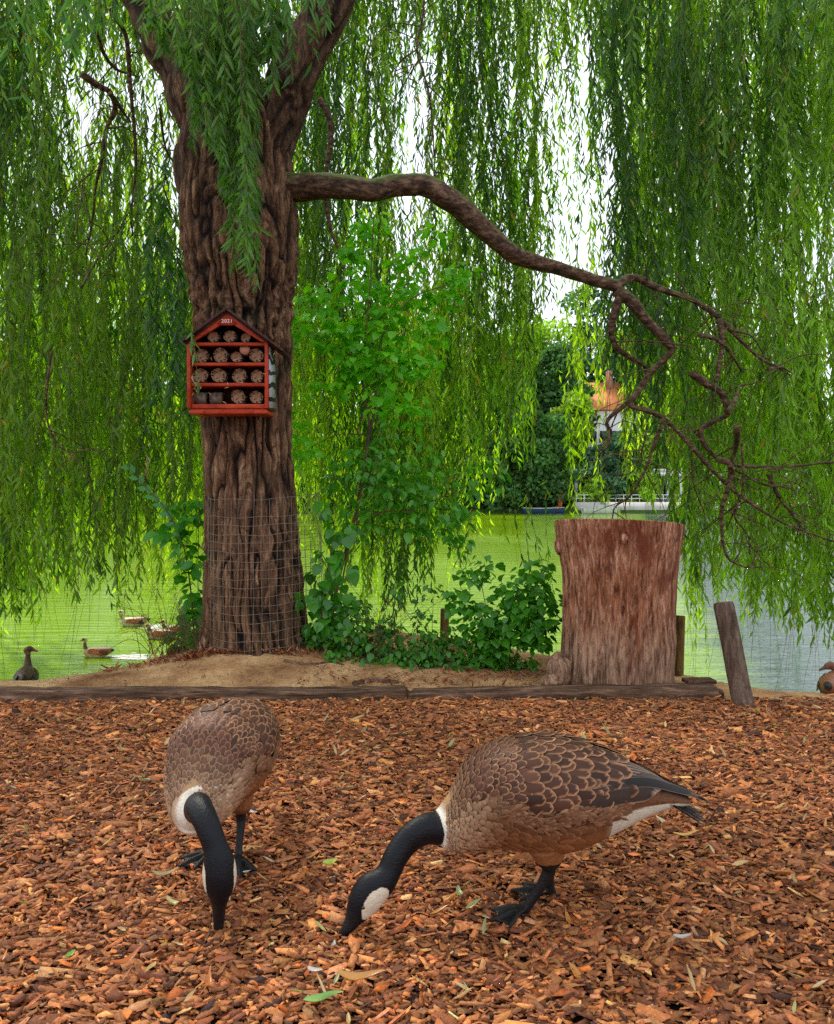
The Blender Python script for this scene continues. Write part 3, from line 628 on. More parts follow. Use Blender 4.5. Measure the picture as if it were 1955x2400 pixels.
for x0, ybot, n_ in [(392, 180, 30), (410, 300, 55), (430, 230, 40), (440, 330, 60), (455, 380, 70), (470, 350, 60), (480, 450, 90), (490, 520, 90), (500, 470, 80), (515, 560, 80), (525, 610, 60), (500, 585, 60), (475, 420, 70), (510, 300, 50), (535, 330, 50), (425, 150, 35), (550, 200, 40), (462, 260, 50), (380, 120, 30), (405, 90, 30), (520, 180, 50), (448, 150, 50), (330, 60, 40), (350, 110, 40), (365, 150, 40), (400, 220, 50), (415, 260, 50), (575, 90, 40), (560, 130, 40), (600, 60, 30), (540, 110, 40), (486, 240, 60), (505, 400, 60), (492, 600, 36)]:
    for q_ in range(2):
        dx = rr.uniform(-14, 14); x1 = x0+dx
        sp += spray([(x1+rr.uniform(-30, 6), -60), (x1+rr.uniform(-12, 8), ybot*.35), (x1+rr.uniform(-8, 8), ybot*.7), (x1+rr.uniform(-4, 12), ybot-rr.uniform(0, 60))], rr.uniform(4.1, 4.75), int(n_*1.5), .085, .5, k, (.04, .13, .010), (.15, .32, .02)); k += 1
for x0, y0, ybot, n_, d in [(575, -60, 110, 16, 3.6), (610, -60, 175, 22, 3.7), (640, -60, 90, 20, 3.8), (600, -80, 60, 20, 3.4), (680, -60, 60, 20, 4.0), (655, -60, 130, 14, 4.0), (555, -60, 60, 16, 3.6), (520, -60, 40, 16, 3.4), (300, -60, 60, 20, 3.6), (150, -60, 120, 24, 3.2), (175, -60, 70, 20, 3.0), (130, -60, 90, 18, 3.3), (200, -80, 90, 22, 3.4), (235, -80, 60, 22, 3.6), (80, -60, 60, 24, 3.6), (1620, -60, 60, 28, 4.0), (1660, -60, 110, 26, 4.0), (1700, -60, 70, 22, 3.9), (735, -60, 90, 26, 4.6), (20, -60, 130, 30, 3.8), (1560, -60, 40, 22, 4.2), (50, -60, 220, 40, 4.2)]:
    sp += spray([(x0+10, y0), (x0, (y0+ybot)/2), (x0-5, ybot)], d+.6, n_, .095, .55, k, (.035, .12, .015), (.10, .26, .03)); k += 1
for x0, y0, ybot, n_ in [(372, 500, 800, 90), (352, 420, 740, 110), (330, 480, 830, 110), (385, 560, 860, 60), (395, 700, 860, 40), (310, 380, 690, 90), (365, 640, 840, 60), (398, 690, 840, 26), (340, 330, 620, 80)]:
    sp += spray([(x0+rr.uniform(-10, 10), y0), (x0, (y0+ybot)/2), (x0+rr.uniform(-10, 10), ybot)], rr.uniform(5.0, 5.6), n_, .095, .5, k, (.025, .10, .014), (.06, .19, .02)); k += 1
v, fs, c, mi = join(sp)
o = mesh_obj('hanging_spray', v, fs, [M['willow'], M['twig']], None, True, c, mat_idx=mi); reparent(o, willow)

# ------------------------------------------------------------------ wire mesh round the trunk
wire = MB(); cxw, cyw = PD(543, 0, TD)[0], TD+0.01
zt, zb = PD(0, 1036, 4.9)[2], 0.10
def cage_r(z, a):
    t = (zt-z)/(zt-zb); r = 0.352+0.02*t+0.012*math.sin(3*a+z*2)+(0.035*max(0, math.cos(a-0.1))*1.0)
    return r
def cage(z, a):
    r = cage_r(z, a); return (cxw+r*math.cos(a), cyw+r*math.sin(a), z+0.012*math.sin(2*a+1)+0.018*math.cos(a))
NW = 46; rows = [zt-0.117*0-k*0.056 for k in range(int((zt-zb)/0.056)+1)]
rows = [z for k, z in enumerate(rows) if k != 1]
for z in rows:
    jj = random.uniform(-.004, .004)
    wire.tube([cage(z+jj+0.004*math.sin(7*a+z*31), a) for a in np.linspace(0, 2*math.pi, 73)], 0.0014, 4, cap=False)
for k in range(NW):
    a = 2*math.pi*k/NW; zl = ground_z(cxw+.37*math.cos(a), cyw+.37*math.sin(a))
    pts = [cage(z, a+0.010*math.sin(z*9+k)) for z in np.linspace(zt+random.choice([0, 0, .03]), max(float(zl)-.02, 0.0), 20)]
    wire.tube(pts, 0.0014, 4, cap=False)
o = wire.build('wire_mesh_guard', M['wire'], None, True)
tag(o, 'square wire mesh cage wrapped around the base of the willow trunk', 'tree guard')

# ------------------------------------------------------------------ insect house on the trunk
IH = lambda x, y, d=4.68: P(400+x/5.425, 700+y/5.425, d)
D0, D1 = 4.68, 4.89
ix0, ix1 = IH(205, 0)[0], IH(1240, 0)[0]; izb, ize = IH(0, 1392)[2], IH(0, 548)[2]; iza = IH(0, 165)[2]; icx = (ix0+ix1)/2
ih = thing('insect_house', 'red painted wooden insect house with dark gabled roof fixed to the trunk', 'insect house', (icx, (D0+D1)/2, izb))
def part(name, mb, mat, parent, root, **kw):
    o = mb.build(name, M[mat], None, **kw); reparent(o, root); o.parent = parent; return o
def bevel(o, w=.003, s=2):
    m = o.modifiers.new('bevel', 'BEVEL'); m.width = w; m.segments = s; m.limit_method = 'ANGLE'; return o
wdt = .022; dc = (D0+D1)/2; dd = D1-D0
for x in (ix0+wdt/2, ix1-wdt/2):
    b = MB(); b.box((x, dc, (izb+ize)/2), (wdt, dd, ize-izb)); bevel(part('side_board', b, 'redwood', ih, ih))
b = MB(); b.box((ix1+.004, dc+.004, (izb+ize)/2-.01), (.006, dd-.02, ize-izb-.03)); part('striped_side_panel', b, 'stripe', ih, ih)
b = MB(); b.box((icx, D1-.008, (izb+ize)/2), (ix1-ix0-2*wdt-.002, .012, ize-izb-.004)); 
b.add([(ix0+.02, D1-.013, ize), (ix1-.02, D1-.013, ize), (icx, D1-.013, iza-.03), (ix0+.02, D1-.002, ize), (ix1-.02, D1-.002, ize), (icx, D1-.002, iza-.03)], [(0, 1, 2), (5, 4, 3), (0, 3, 4, 1), (1, 4, 5, 2), (2, 5, 3, 0)])
part('back_board', b, 'redwood_in', ih, ih)
shelf_y = [(548, 590), (805, 846), (1065, 1108), (1335, 1392)]
for y0, y1 in shelf_y:
    za, zb_ = IH(0, y0)[2], IH(0, y1)[2]; b = MB()
    b.box((icx, dc+.003, (za+zb_)/2), (ix1-ix0-2*wdt-.002, dd-.028, za-zb_)); bevel(part('shelf', b, 'redwood', ih, ih))
# gable rafters on the front plane
sl = (iza-ize)/(icx-ix0)
def rafter(s):
    t = .045; x_e = icx+s*(icx-ix0)
    pts = [(icx, iza), (x_e, ize+.004), (x_e, ize-.0), (x_e-s*.045, ize+.001), (icx, iza-t*1.25)]
    v = [(x, D0-.006, z) for x, z in pts]+[(x, D0+.016, z) for x, z in pts]; m = len(pts)
    f = [tuple(range(m)), tuple(range(2*m-1, m-1, -1))]+[(i, i+m, (i+1) % m+m, (i+1) % m) for i in range(m)]
    b = MB(); b.add(v, f); bevel(part('gable_board', b, 'redwood', ih, ih), .002)
rafter(-1); rafter(1)
b = MB(); zz0 = iza-.036; v = [(icx, zz0+.01), (icx-.062, iza-.075), (icx-.03, iza-.086), (icx+.03, iza-.086), (icx+.062, iza-.075)]
v = [(x, D0-.010, z) for x, z in v]+[(x, D0-.0065, z) for x, z in v]
b.add(v, [tuple(range(5)), tuple(range(9, 4, -1))]+[(i, i+5, (i+1) % 5+5, (i+1) % 5) for i in range(5)]); pl = part('year_plate', b, 'redwood', ih, ih)
tcu = bpy.data.curves.new('year', 'FONT'); tcu.body = '2021'; tcu.size = .031; tcu.align_x = 'CENTER'; tcu.align_y = 'CENTER'; tcu.extrude = .0006; tcu.space_character = 1.15; tcu.offset = 0.0002
to = bpy.data.objects.new('year_tmp', tcu); COL.objects.link(to); bpy.context.view_layer.update()
tm = bpy.data.meshes.new_from_object(to.evaluated_get(bpy.context.evaluated_depsgraph_get())); bpy.data.objects.remove(to)
tm.transform(Matrix.Translation((icx, D0-.0115, iza-.060)) @ Matrix.Rotation(R(90), 4, 'X')); tm.materials.clear(); tm.materials.append(M['white'])
to = bpy.data.objects.new('year_number', tm); COL.objects.link(to); reparent(to, ih); to.parent = pl
# roof: two felt covered boards with overhang
rl = IH(0, 0)[0]; r = MB()
for s, xe in ((-1, IH(165, 0)[0]), (1, IH(1440, 0)[0])):
    a = math.atan(sl); L = abs(xe-icx)/math.cos(a)
    cxr = icx+s*(L/2*math.cos(a)); czr = iza+.012-(L/2)*math.sin(a)
    rot = np.array(Matrix.Rotation(s*a, 3, 'Y')); r = MB(); r.box((cxr, dc-.012, czr), (L, dd+.055, .014), rot); ro = bevel(part('roof_board', r, 'felt', ih, ih), .002)
    r = MB(); r.box((cxr-s*.004-s*math.sin(a)*.011*0, dc-.008, czr-.014), (L-.02, dd+.03, .008), rot); part('roof_underside', r, 'redwood_in', ro, ih)
b = MB(); b.box((icx, dc+.01, izb-.016), (ix1-ix0-.03, dd-.03, .03)); bevel(part('base_board', b, 'redwood', ih, ih))
for x in (ix0+.055, ix1-.045):
    b = MB(); b.box((x, dc, izb-.024), (.085, dd+.006, .020)); bevel(part('base_block', b, 'redwood', ih, ih))
logs = [(548, 475, 72, 'left of three drilled log ends under the gable of the insect house'), (755, 462, 80, 'large middle drilled log end under the gable of the insect house'), (955, 472, 62, 'dim right drilled log end under the gable of the insect house'),
        (400, 713, 88, 'leftmost drilled log on the second storey, beside the left board'), (633, 710, 95, 'big second drilled log from the left on the second storey'), (838, 728, 72, 'small middle drilled log on the second storey, lower than its neighbours'), (1090, 712, 92, 'rightmost drilled log on the second storey of the insect house'),
        (378, 968, 95, 'leftmost pale rimmed drilled log on the third storey, behind hanging leaves'), (612, 968, 96, 'second drilled log from the left on the third storey'), (873, 972, 92, 'very round third drilled log on the third storey'), (1098, 975, 84, 'rightmost drilled log on the third storey of the insect house'),
        (858, 1240, 92, 'third drilled log on the bottom storey, with a round pale rim'), (1090, 1245, 86, 'rightmost drilled log on the bottom storey, in the corner')]
floor_of = lambda y: IH(0, [q[0] for q in shelf_y if q[0] > y][0])[2]
def nest_log(cx_, cy_, r_, label, depth=.14, yaw=0.0, front=.035):
    c0 = IH(cx_, cy_, D0+front); rr_ = r_*1.06/5.425/F*(D0+front)
    cz = floor_of(cy_)+rr_*.97+.001
    t = thing('drilled_log', label, 'log', (c0[0], D0+front, cz-rr_), yaw, 'drilled logs in the insect house')
    n = 28; a = np.linspace(0, 2*math.pi, n, endpoint=False); rad = rr_*(1+.05*np.sin(2*a+cx_)+.03*np.sin(5*a+cy_))
    V = []
    for y in (0.004, 0.0, depth):
        k = .93 if y == .004 and 0 else 1
        V += [(rad[i]*k*math.cos(a[i]), y, rr_+rad[i]*k*math.sin(a[i])*.97) for i in range(n)]
    f = [list(q) for q in grid_faces(3, n, True)]+[[2*n+i for i in range(n)]]
    o1 = mesh_obj('log_bark', V, f, M['logbark'], t, True)
    V = [(rad[i]*.93*math.cos(a[i]), .003, rr_+rad[i]*.93*math.sin(a[i])*.97) for i in range(n)]
    V2 = [(rad[i]*.93*math.cos(a[i]), -.002, rr_+rad[i]*.93*math.sin(a[i])*.97) for i in range(n)]
    f = [list(q) for q in grid_faces(2, n, True)]+[[n+i for i in range(n)][::-1]]
    mesh_obj('drilled_face', V+V2, f, M['drilled'], t)
for q_ in logs: nest_log(*q_)
# two logs lying on their sides on the bottom storey and a clay brick
for cx_, w_, lab in ((370, 190, 'bark covered log lying sideways in the bottom left corner of the insect house'), (585, 150, 'shorter log lying sideways, second on the bottom storey')):
    c0 = IH(cx_, 1240, D0+.09); zf = IH(0, 1335)[2]; b = MB(); ww = w_/5.425/F*4.7
    b.tube([(c0[0]-ww/2, D0+.09, zf+.041), (c0[0], D0+.09, zf+.042), (c0[0]+ww/2, D0+.085, zf+.041)], [.037, .040, .038], 18); o = b.build('sideways_log', M['logbark'], None, True); tag(o, lab, 'log')
c0 = IH(945, 660, D0+.05); b = MB(); b.tube([(c0[0], D0+.04, c0[2]+.004), (c0[0], D0+.14, c0[2]+.004)], .030, 20); o = b.build('clay_tube', M['brick'], None, False)
tag(o, 'reddish hollow clay piece wedged high between two logs on the second storey', 'clay tube')
v, fs, c, mi = join(spray([(400, 690), (402, 712), (408, 755), (412, 800)], 4.62, 16, .085, .35, 900, (.09, .22, .04), (.2, .36, .10))+spray([(398, 770), (404, 800), (408, 812)], 4.6, 6, .05, .9, 901, (.4, .35, .2), (.5, .42, .25)))
o = mesh_obj('hanging_twig', v, fs, [M['willow'], M['twig']], None, True, c, mat_idx=mi); tag(o, 'pale green willow twig dangling in front of the insect house shelves', 'twig')
r = np.random.default_rng(3); pos = []; 
for x, y in [(690, 800), (520, 790), (720, 1060), (740, 1120), (790, 1220), (710, 1330), (1215, 960), (345, 1110), (390, 1110), (270, 1230), (520, 1225), (930, 1065), (240, 1080), (840, 770), (1320, 680), (290, 540)]:
    pos.append(IH(x, y, D0-.02))
pos = np.array(pos); m_ = len(pos); a = r.random(m_)*6.28
v, fs, c = leaf_mesh(pos, unit(np.stack([np.cos(a), -.2+0*a, np.sin(a)], -1)), np.tile([[0, -1., 0.1]], (m_, 1)), .028, .007, np.array([[.5, .22, .12]])*r.uniform(.7, 1.2, (m_, 1)), .3, .5, 'lance')
o = mesh_obj('dried_leaves', v, fs, M['litter'], None, True, c); tag(o, 'curled dry leaves caught on the insect house shelves', kind='stuff')

# ------------------------------------------------------------------ stump, posts, edging timbers
SD = 4.5
def column(name, rows, D, mat, flat=.95, NZ=360, NA=220, amp=.006, ax=9, az=1.6, top_tilt=0.0, seed=0, lump=.02):
    zs = np.array([PD(0, a, D)[2] for a, b, c in rows]); lf = np.array([PD(b, 0, D)[0] for a, b, c in rows]); rt = np.array([PD(c, 0, D)[0] for a, b, c in rows])
    zz = np.linspace(zs[0], zs[-1], NZ); l, r_ = np.interp(zz, zs, lf), np.interp(zz, zs, rt)
    rx = (r_-l)/2; cc = (r_+l)/2; th = np.linspace(0, 2*math.pi, NA, endpoint=False); TH, ZZ = np.meshgrid(th, zz); RX = rx[:, None]+0*TH
    q = np.stack([np.cos(TH)*RX, np.sin(TH)*RX, ZZ], -1)
    h = (ridged(q*[ax*2.2, ax*2.2, az*1.6], seed)-.5)*amp+(fbm(q*[ax, ax, az], 3, seed+4)-.5)*amp*1.5+(fbm(q*[3.3, 3.3, 2.2], 3, seed+9)-.5)*lump
    RR = RX+h; Xc = cc[:, None]+RR*np.cos(TH); Yc = D+flat*RR*np.sin(TH)
    Zc = ZZ+(top_tilt*(Xc-cc[:, None])-.03*np.sin(TH))*np.clip((ZZ-zz[0])/(zz[-1]-zz[0]), 0, 1)**6
    V = np.stack([Xc, Yc, Zc], -1).reshape(-1, 3); f = [q_ for q_ in grid_faces(NZ, NA, True)]
    # cut face
    last = V[-NA:]; ctr = last.mean(0); rings = [ctr+(last-ctr)*k for k in (.97, .7, .4, .1)]
    rings = [rg+np.array([0, 0, .003+.004*k]) for k, rg in enumerate(rings)]
    Vt = np.concatenate([V]+rings); n0 = (NZ-1)*NA
    ff = np.concatenate([grid_faces(NZ, NA, True), grid_faces(5, NA, True)+n0])
    return Vt, ff, NZ*NA
ST = [(1440, 1163, 1400), (1415, 1164, 1398), (1380, 1167, 1399), (1330, 1169, 1402), (1300, 1170, 1400), (1250, 1171, 1402), (1200, 1171, 1404), (1160, 1166, 1408), (1130, 1160, 1412), (1089, 1156, 1417)]
V, ff, nn_ = column('tree_stump', ST, SD, 'stump', top_tilt=-.045, seed=130)
stump = thing('tree_stump', 'tall reddish brown cut tree stump with peeling bark standing at the water edge', 'stump', tuple(PD(1283, 1438, SD)*[1, 1, 0]))
o = mesh_obj('stump_body', V, ff, M['stump'], None, True); reparent(o, stump)
def knot(x, y, d, r, sq=(1, 1, 1), seed=0):
    u = np.linspace(0, math.pi, 18); w_ = np.linspace(0, 2*math.pi, 24, endpoint=False); U, W = np.meshgrid(u, w_, indexing='ij')
    q = np.stack([np.sin(U)*np.cos(W), np.sin(U)*np.sin(W), np.cos(U)], -1); rr_ = r*(1+.5*(fbm(q*2.2, 3, seed)-.5))
    V = q*rr_[..., None]*np.array(sq)+PD(x, y, d); o = mesh_obj('knot', V.reshape(-1, 3), grid_faces(18, 24, True), M['stump'], None, True); reparent(o, stump)
knot(1166, 1136, SD, .040, (.9, 1, 1.3), 1); knot(1163, 1398, SD-.12, .082, (.9, .9, 1.3), 2); knot(1395, 1345, SD-.02, .045, (.7, .9, 2.6), 3); knot(1298, 1121, SD-.36, .026, (.8, .9, 1.1), 4); knot(1387, 1135, SD-.26, .028, (.7, .8, 1.3), 5); knot(1150, 1418, SD-.2, .05, (1.3, 1, .8), 7)

def post(name, top, bot, dt, db, wpx, mat, label, crack=False, seed=0):
    a, b_ = PD(*bot, db), PD(*top, dt); n = 90; c = np.linspace(a-(b_-a)*.06, b_, n); r0 = wpx*DS/F*db/2; S_ = 40
    t_, u_, w_ = frames(c); an = np.linspace(0, 2*math.pi, S_, endpoint=False); aa = an[None]+0*c[:, :1]
    s = np.linspace(0, 1, n)[:, None]+0*aa
    q = np.stack([np.cos(aa)*3, np.sin(aa)*3, s*1.3+seed], -1)
    h = (fbm(q*[3, 3, 1.5], 3, seed)-.5)*.14+(fbm(q*.6, 2, seed+1)-.5)*.18
    if crack:
        da = np.abs((aa-(math.pi*1.5+.25+.25*np.sin(s*5))+math.pi) % (2*math.pi)-math.pi); h = h-.42*np.exp(-(da/.10)**2)*np.clip((1-s)*12, .35, 1)
    h = h-.10*np.clip((s-.975)/.025, 0, 1)
    V = c[:, None]+(r0*(1+h))[..., None]*(np.cos(aa)[..., None]*u_[:, None]+np.sin(aa)[..., None]*w_[:, None])
    V = V.reshape(-1, 3); ctr = c[-1]; last = V[-S_:]
    V = np.concatenate([V, ctr+(last-ctr)*.6, ctr+(last-ctr)*.05]); f = np.concatenate([grid_faces(n, S_, True), grid_faces(3, S_, True)+(n-1)*S_])
    o = mesh_obj(name, V, f, M[mat], None, True); tag(o, label, 'post'); return o
post('wooden_post', (1505, 1254), (1549, 1478), 4.12, 3.98, 42, 'post', 'thick grey round post with a long crack, leaning beside the stump', True, 3)
post('wooden_post', (1416, 1281), (1411, 1428), 4.75, 4.7, 21, 'post_olive', 'slim upright olive brown post just right of the stump', False, 5)
post('wooden_post', (926, 1267), (925, 1330), 5.5, 5.5, 18, 'post_olive', 'short brown post rising out of the leafy shrubs by the water', False, 8)

def timber(name, x0, x1, y0, y1, d0, d1, h, dep, label, seed):
    a, b_ = PD(x0, y0, d0), PD(x1, y1, d1); a[2] = b_[2] = 0; n = 260; m = 26
    c = np.linspace(a, b_, n); t = (b_-a)/np.linalg.norm(b_-a); s = np.array([-t[1], t[0], 0])
    an = np.linspace(0, 2*math.pi, m, endpoint=False)
    cs, sn = np.sign(np.cos(an))*np.abs(np.cos(an))**.6, np.sign(np.sin(an))*np.abs(np.sin(an))**.6
    sx = np.linspace(0, np.linalg.norm(b_-a), n)[:, None]+0*an[None]
    q = np.stack([sx*1.6, cs[None]*1.2+0*sx, sn[None]*1.2+0*sx+seed], -1)
    k = 1+(fbm(q, 3, seed)-.5)*.5+(ridged(q*[2, 7, 7], seed+2)-.5)*.22
    endc = np.clip(np.minimum(sx, sx[-1]-sx)/.04, .55, 1)
    lift = (fbm(np.stack([sx*.9, 0*sx, 0*sx+seed], -1), 2, 5)-.5)*.035
    V = c[:, None]+(cs[None]*dep/2*k*endc)[..., None]*s+(sn[None]*h*k*endc+lift)[..., None]*np.array([0, 0, 1.])
    o = mesh_obj(name, V.reshape(-1, 3), [list(x) for x in grid_faces(n, m, True)]+[list(range(m))[::-1], list(range((n-1)*m, n*m))], M['log'], None, True); tag(o, label, 'edging log')
timber('edging_log', -300, 860, 1460, 1452, 4.08, 4.16, .058, .13, 'long weathered brown log edging the sand left of the geese', 3)
timber('edging_log', 845, 1502, 1450, 1462, 4.18, 4.18, .050, .12, 'shorter grey brown log edging the bark chips in front of the stump', 9)
b = MB(); c0 = PD(1455, 1437, 4.42); b.box((c0[0], 4.42, .03), (.17, .09, .022), np.array(Matrix.Rotation(.1, 3, 'Z'))); o = b.build('wooden_plank', M['log'], None); bevel(o); tag(o, 'short dark plank lying between the stump and the leaning post', 'plank')
def root_tube(pts, r0, r1, label):
    P_ = []
    for x, y, d in pts:
        q = PD(x, y, d); q[2] = float(ground_z(q[0], q[1]))+r0*.2; P_.append(q)
    c = catmull(P_, 40); v, f = tube(c, np.linspace(r0, r1, 40)*(1+.15*np.sin(np.arange(40)*.9)), 8); o = mesh_obj('surface_root', v, f, M['log'], None, True); tag(o, label, 'root')
root_tube([(592, 1400, 4.75), (640, 1402, 4.72), (690, 1393, 4.8), (715, 1402, 4.75)], .013, .006, 'exposed root snaking over the sandy mound below the willow')
root_tube([(735, 1435, 4.45), (775, 1425, 4.5), (830, 1432, 4.45)], .02, .012, 'thick short root beside the edging log right of the mound')

# ------------------------------------------------------------------ saplings, shrubs and herbs on the bank
def clusters(lst, seed, L, shape, colA, colB, aspect=.75, droop=.35, thin=1.0, layers=True):
    r = np.random.default_rng(seed); parts = []
    for x, y, rad, n_, d in lst:
        n_ = max(4, int(n_*thin))
        c0 = PD(x, y, d); R_ = rad*DS/F*d
        q = unit(r.normal(0, 1, (n_, 3)))*(r.random((n_, 1))**.45)*R_*[1, 1.0, .85]
        if layers: q[:, 2] = np.round(q[:, 2]/(.09))*.09+r.normal(0, .016, n_)-.12*(q[:, 0]**2+q[:, 1]**2)/R_
        pos = c0+q; pos[:, 2] = np.maximum(pos[:, 2], -.5)
        a = np.arctan2(q[:, 1], q[:, 0])+r.normal(0, .8, n_)
        dr = np.clip(r.normal(droop, .28, n_), -.4, 1.3)
        dv = np.stack([np.cos(a)*np.cos(dr), np.sin(a)*np.cos(dr), -np.sin(dr)], -1)
        nr = unit(np.stack([r.normal(0, .35, n_), r.normal(-.15, .35, n_), np.ones(n_)], -1))
        ll = L*np.clip(r.normal(1, .28, n_), .45, 1.6)
        tone = np.clip(r.random(n_)*.6+.4*(q[:, 2]/R_*.5+.5), 0, 1)[:, None]
        v, f, c = leaf_mesh(pos, dv, nr, ll, ll*aspect, np.array(colA)*(1-tone)+np.array(colB)*tone, .18, .22, shape)
        parts.append((v, f, c, 0))
    return parts
def stems(paths, col, mi=1):
    out = []
    for pts, r0, r1 in paths:
        c = catmull(pts, max(8, len(pts)*6)); v, f = tube(c, np.linspace(r0, r1, len(c)), 6, False); out.append((v, [np.array(f, np.int32)], np.tile([col], (len(v), 1)), mi))
    return out
def plant(name, label, cat, base, leafparts, stemparts, stem_name='stem', leaf_name='foliage', group=None, mat='broad'):
    t = thing(name, label, cat, base, 0, group)
    v, fs, c, mi = join(leafparts); o = mesh_obj(leaf_name, v, fs, M[mat], None, True, c); reparent(o, t)
    if stemparts:
        v, fs, c, mi = join(stemparts); o = mesh_obj(stem_name, v, fs, M['twig'], None, True, c); reparent(o, t)
    return t
G1, G2 = (.06, .34, .008), (.24, .66, .02)
def stem_pd(pts, d): return [PD(x, y, d) for x, y in pts]
cl = [(770, 470, 42, 70, 5.9), (735, 520, 36, 50, 5.9), (850, 540, 46, 70, 5.9), (905, 480, 34, 36, 5.9), (740, 590, 60, 130, 5.8), (660, 620, 48, 80, 5.8), (640, 690, 62, 130, 5.7), (720, 690, 60, 170, 5.7), (800, 650, 66, 160, 5.7), (860, 610, 50, 90, 5.8), (930, 600, 50, 80, 5.8), (965, 560, 34, 36, 5.8),
      (810, 740, 72, 220, 5.6), (740, 750, 50, 130, 5.6), (875, 750, 48, 90, 5.6), (900, 680, 44, 70, 5.7), (700, 800, 40, 50, 5.6), (790, 830, 50, 80, 5.6), (850, 850, 46, 60, 5.6), (640, 940, 44, 60, 5.9), (620, 880, 30, 30, 5.9), (650, 800, 30, 26, 5.8)]
v_ = plant('sapling', 'tall bright green broadleaf sapling growing right of the willow trunk', 'young tree', tuple(PD(690, 1300, 5.6)*[1, 1, 0]),
      clusters(cl, 21, .070, 'lobed', G1, G2, .75, .5, .72), stems([(stem_pd([(688, 1300), (706, 1200), (738, 1080), (752, 1000), (768, 900), (762, 840), (752, 770), (760, 700), (770, 600), (778, 450)], 5.6), .016, .004), (stem_pd([(768, 905), (782, 840), (784, 770), (800, 690), (860, 620), (940, 590)], 5.6), .010, .003),
      (stem_pd([(755, 760), (700, 720), (640, 690)], 5.65), .006, .002), (stem_pd([(762, 700), (840, 600), (900, 490)], 5.7), .006, .002), (stem_pd([(765, 905), (700, 905), (640, 935)], 5.75), .004, .002)], (.05, .035, .015)), 'trunk', 'crown')
cl = [(760, 960, 64, 170, 5.3), (820, 990, 66, 190, 5.3), (700, 990, 44, 70, 5.35), (870, 1010, 56, 120, 5.3), (780, 1040, 66, 150, 5.3), (850, 1070, 60, 120, 5.3), (910, 1075, 56, 100, 5.25), (940, 1120, 40, 60, 5.25), (970, 1000, 44, 50, 5.3), (1020, 985, 38, 36, 5.3), (740, 1090, 44, 60, 5.3), (900, 950, 34, 34, 5.4), (820, 910, 40, 50, 5.4), (960, 1060, 34, 30, 5.3)]
plant('sapling', 'lower dense dark green sapling arching over the pond beneath the taller one', 'young tree', tuple(PD(700, 1330, 5.3)*[1, 1, 0]), clusters(cl, 22, .062, 'ovate', (.03, .17, .010), (.12, .40, .02), .55, .55, .75),
      stems([(stem_pd([(696, 1330), (718, 1180), (742, 1090), (800, 1065), (860, 1060), (950, 1020), (1030, 985)], 5.3), .008, .002), (stem_pd([(742, 1090), (760, 990), (800, 940)], 5.3), .006, .002)], (.05, .035, .015)), 'trunk', 'crown')
cl = [(690, 1060, 30, 10, 5.0), (700, 1110, 36, 16, 5.0), (680, 1150, 36, 16, 5.0), (665, 1200, 34, 16, 5.0), (715, 1180, 34, 14, 5.0), (650, 1250, 34, 20, 5.0), (700, 1240, 40, 26, 5.0), (680, 1300, 40, 40, 5.0)]
plant('shrub', 'young shrub with large round leaves close beside the wire cage', 'shrub', tuple(PD(668, 1340, 5.0)*[1, 1, 0]), clusters(cl, 23, .072, 'ovate', (.03, .17, .012), (.09, .34, .02), .92, .9, layers=False), stems([(stem_pd([(668, 1340), (672, 1240), (690, 1140), (700, 1050)], 5.0), .006, .002)], (.05, .06, .015)))
cl = [(735, 1275, 50, 150, 5.1), (720, 1330, 54, 260, 5.0), (780, 1350, 54, 260, 4.95), (700, 1380, 40, 160, 4.9), (760, 1395, 44, 160, 4.85), (820, 1390, 48, 240, 4.85), (800, 1310, 40, 90, 5.0), (660, 1320, 34, 110, 5.0)]
plant('shrub', 'dense low dark leafy shrub spilling over the mound right of the trunk', 'shrub', tuple(PD(740, 1400, 4.9)*[1, 1, 0]), clusters(cl, 24, .042, 'ovate', (.025, .125, .010), (.09, .32, .02), .72, .5, layers=False), stems([(stem_pd([(730+i*18, 1405), (720+i*22, 1340), (700+i*30, 1270)], 5.0), .004, .0015) for i in range(5)], (.04, .05, .015)))
cl = [(880, 1350, 50, 240, 4.9), (930, 1380, 50, 240, 4.85), (870, 1395, 44, 200, 4.8), (990, 1390, 48, 200, 4.85), (1050, 1385, 40, 120, 4.85), (945, 1335, 40, 100, 4.95), (880, 1290, 30, 26, 5.0), (830, 1240, 36, 26, 5.0), (900, 1230, 36, 24, 5.0), (1090, 1390, 34, 70, 4.8)]
plant('shrub', 'dark creeping shrub with tiny leaves round the short brown post', 'shrub', tuple(PD(930, 1405, 4.85)*[1, 1, 0]), clusters(cl, 25, .040, 'ovate', (.025, .12, .010), (.085, .30, .02), .75, .5, layers=False),
      stems([(stem_pd([(900, 1400), (880, 1330), (840, 1270), (800, 1240)], 4.95), .003, .001), (stem_pd([(900, 1400), (900, 1290), (905, 1220)], 4.95), .003, .001), (stem_pd([(950, 1400), (880, 1300), (740, 1210), (680, 1195)], 4.9), .002, .001)], (.05, .05, .015)))
cl = [(1000, 1290, 52, 160, 4.85), (1060, 1230, 50, 90, 4.8), (1110, 1200, 46, 60, 4.75), (1130, 1250, 40, 90, 4.7), (1080, 1290, 56, 190, 4.75), (1030, 1340, 52, 200, 4.8), (1110, 1320, 40, 110, 4.7), (985, 1200, 34, 36, 4.9), (1010, 1180, 34, 24, 4.9), (1140, 1290, 26, 50, 4.65), (960, 1250, 34, 50, 4.9)]
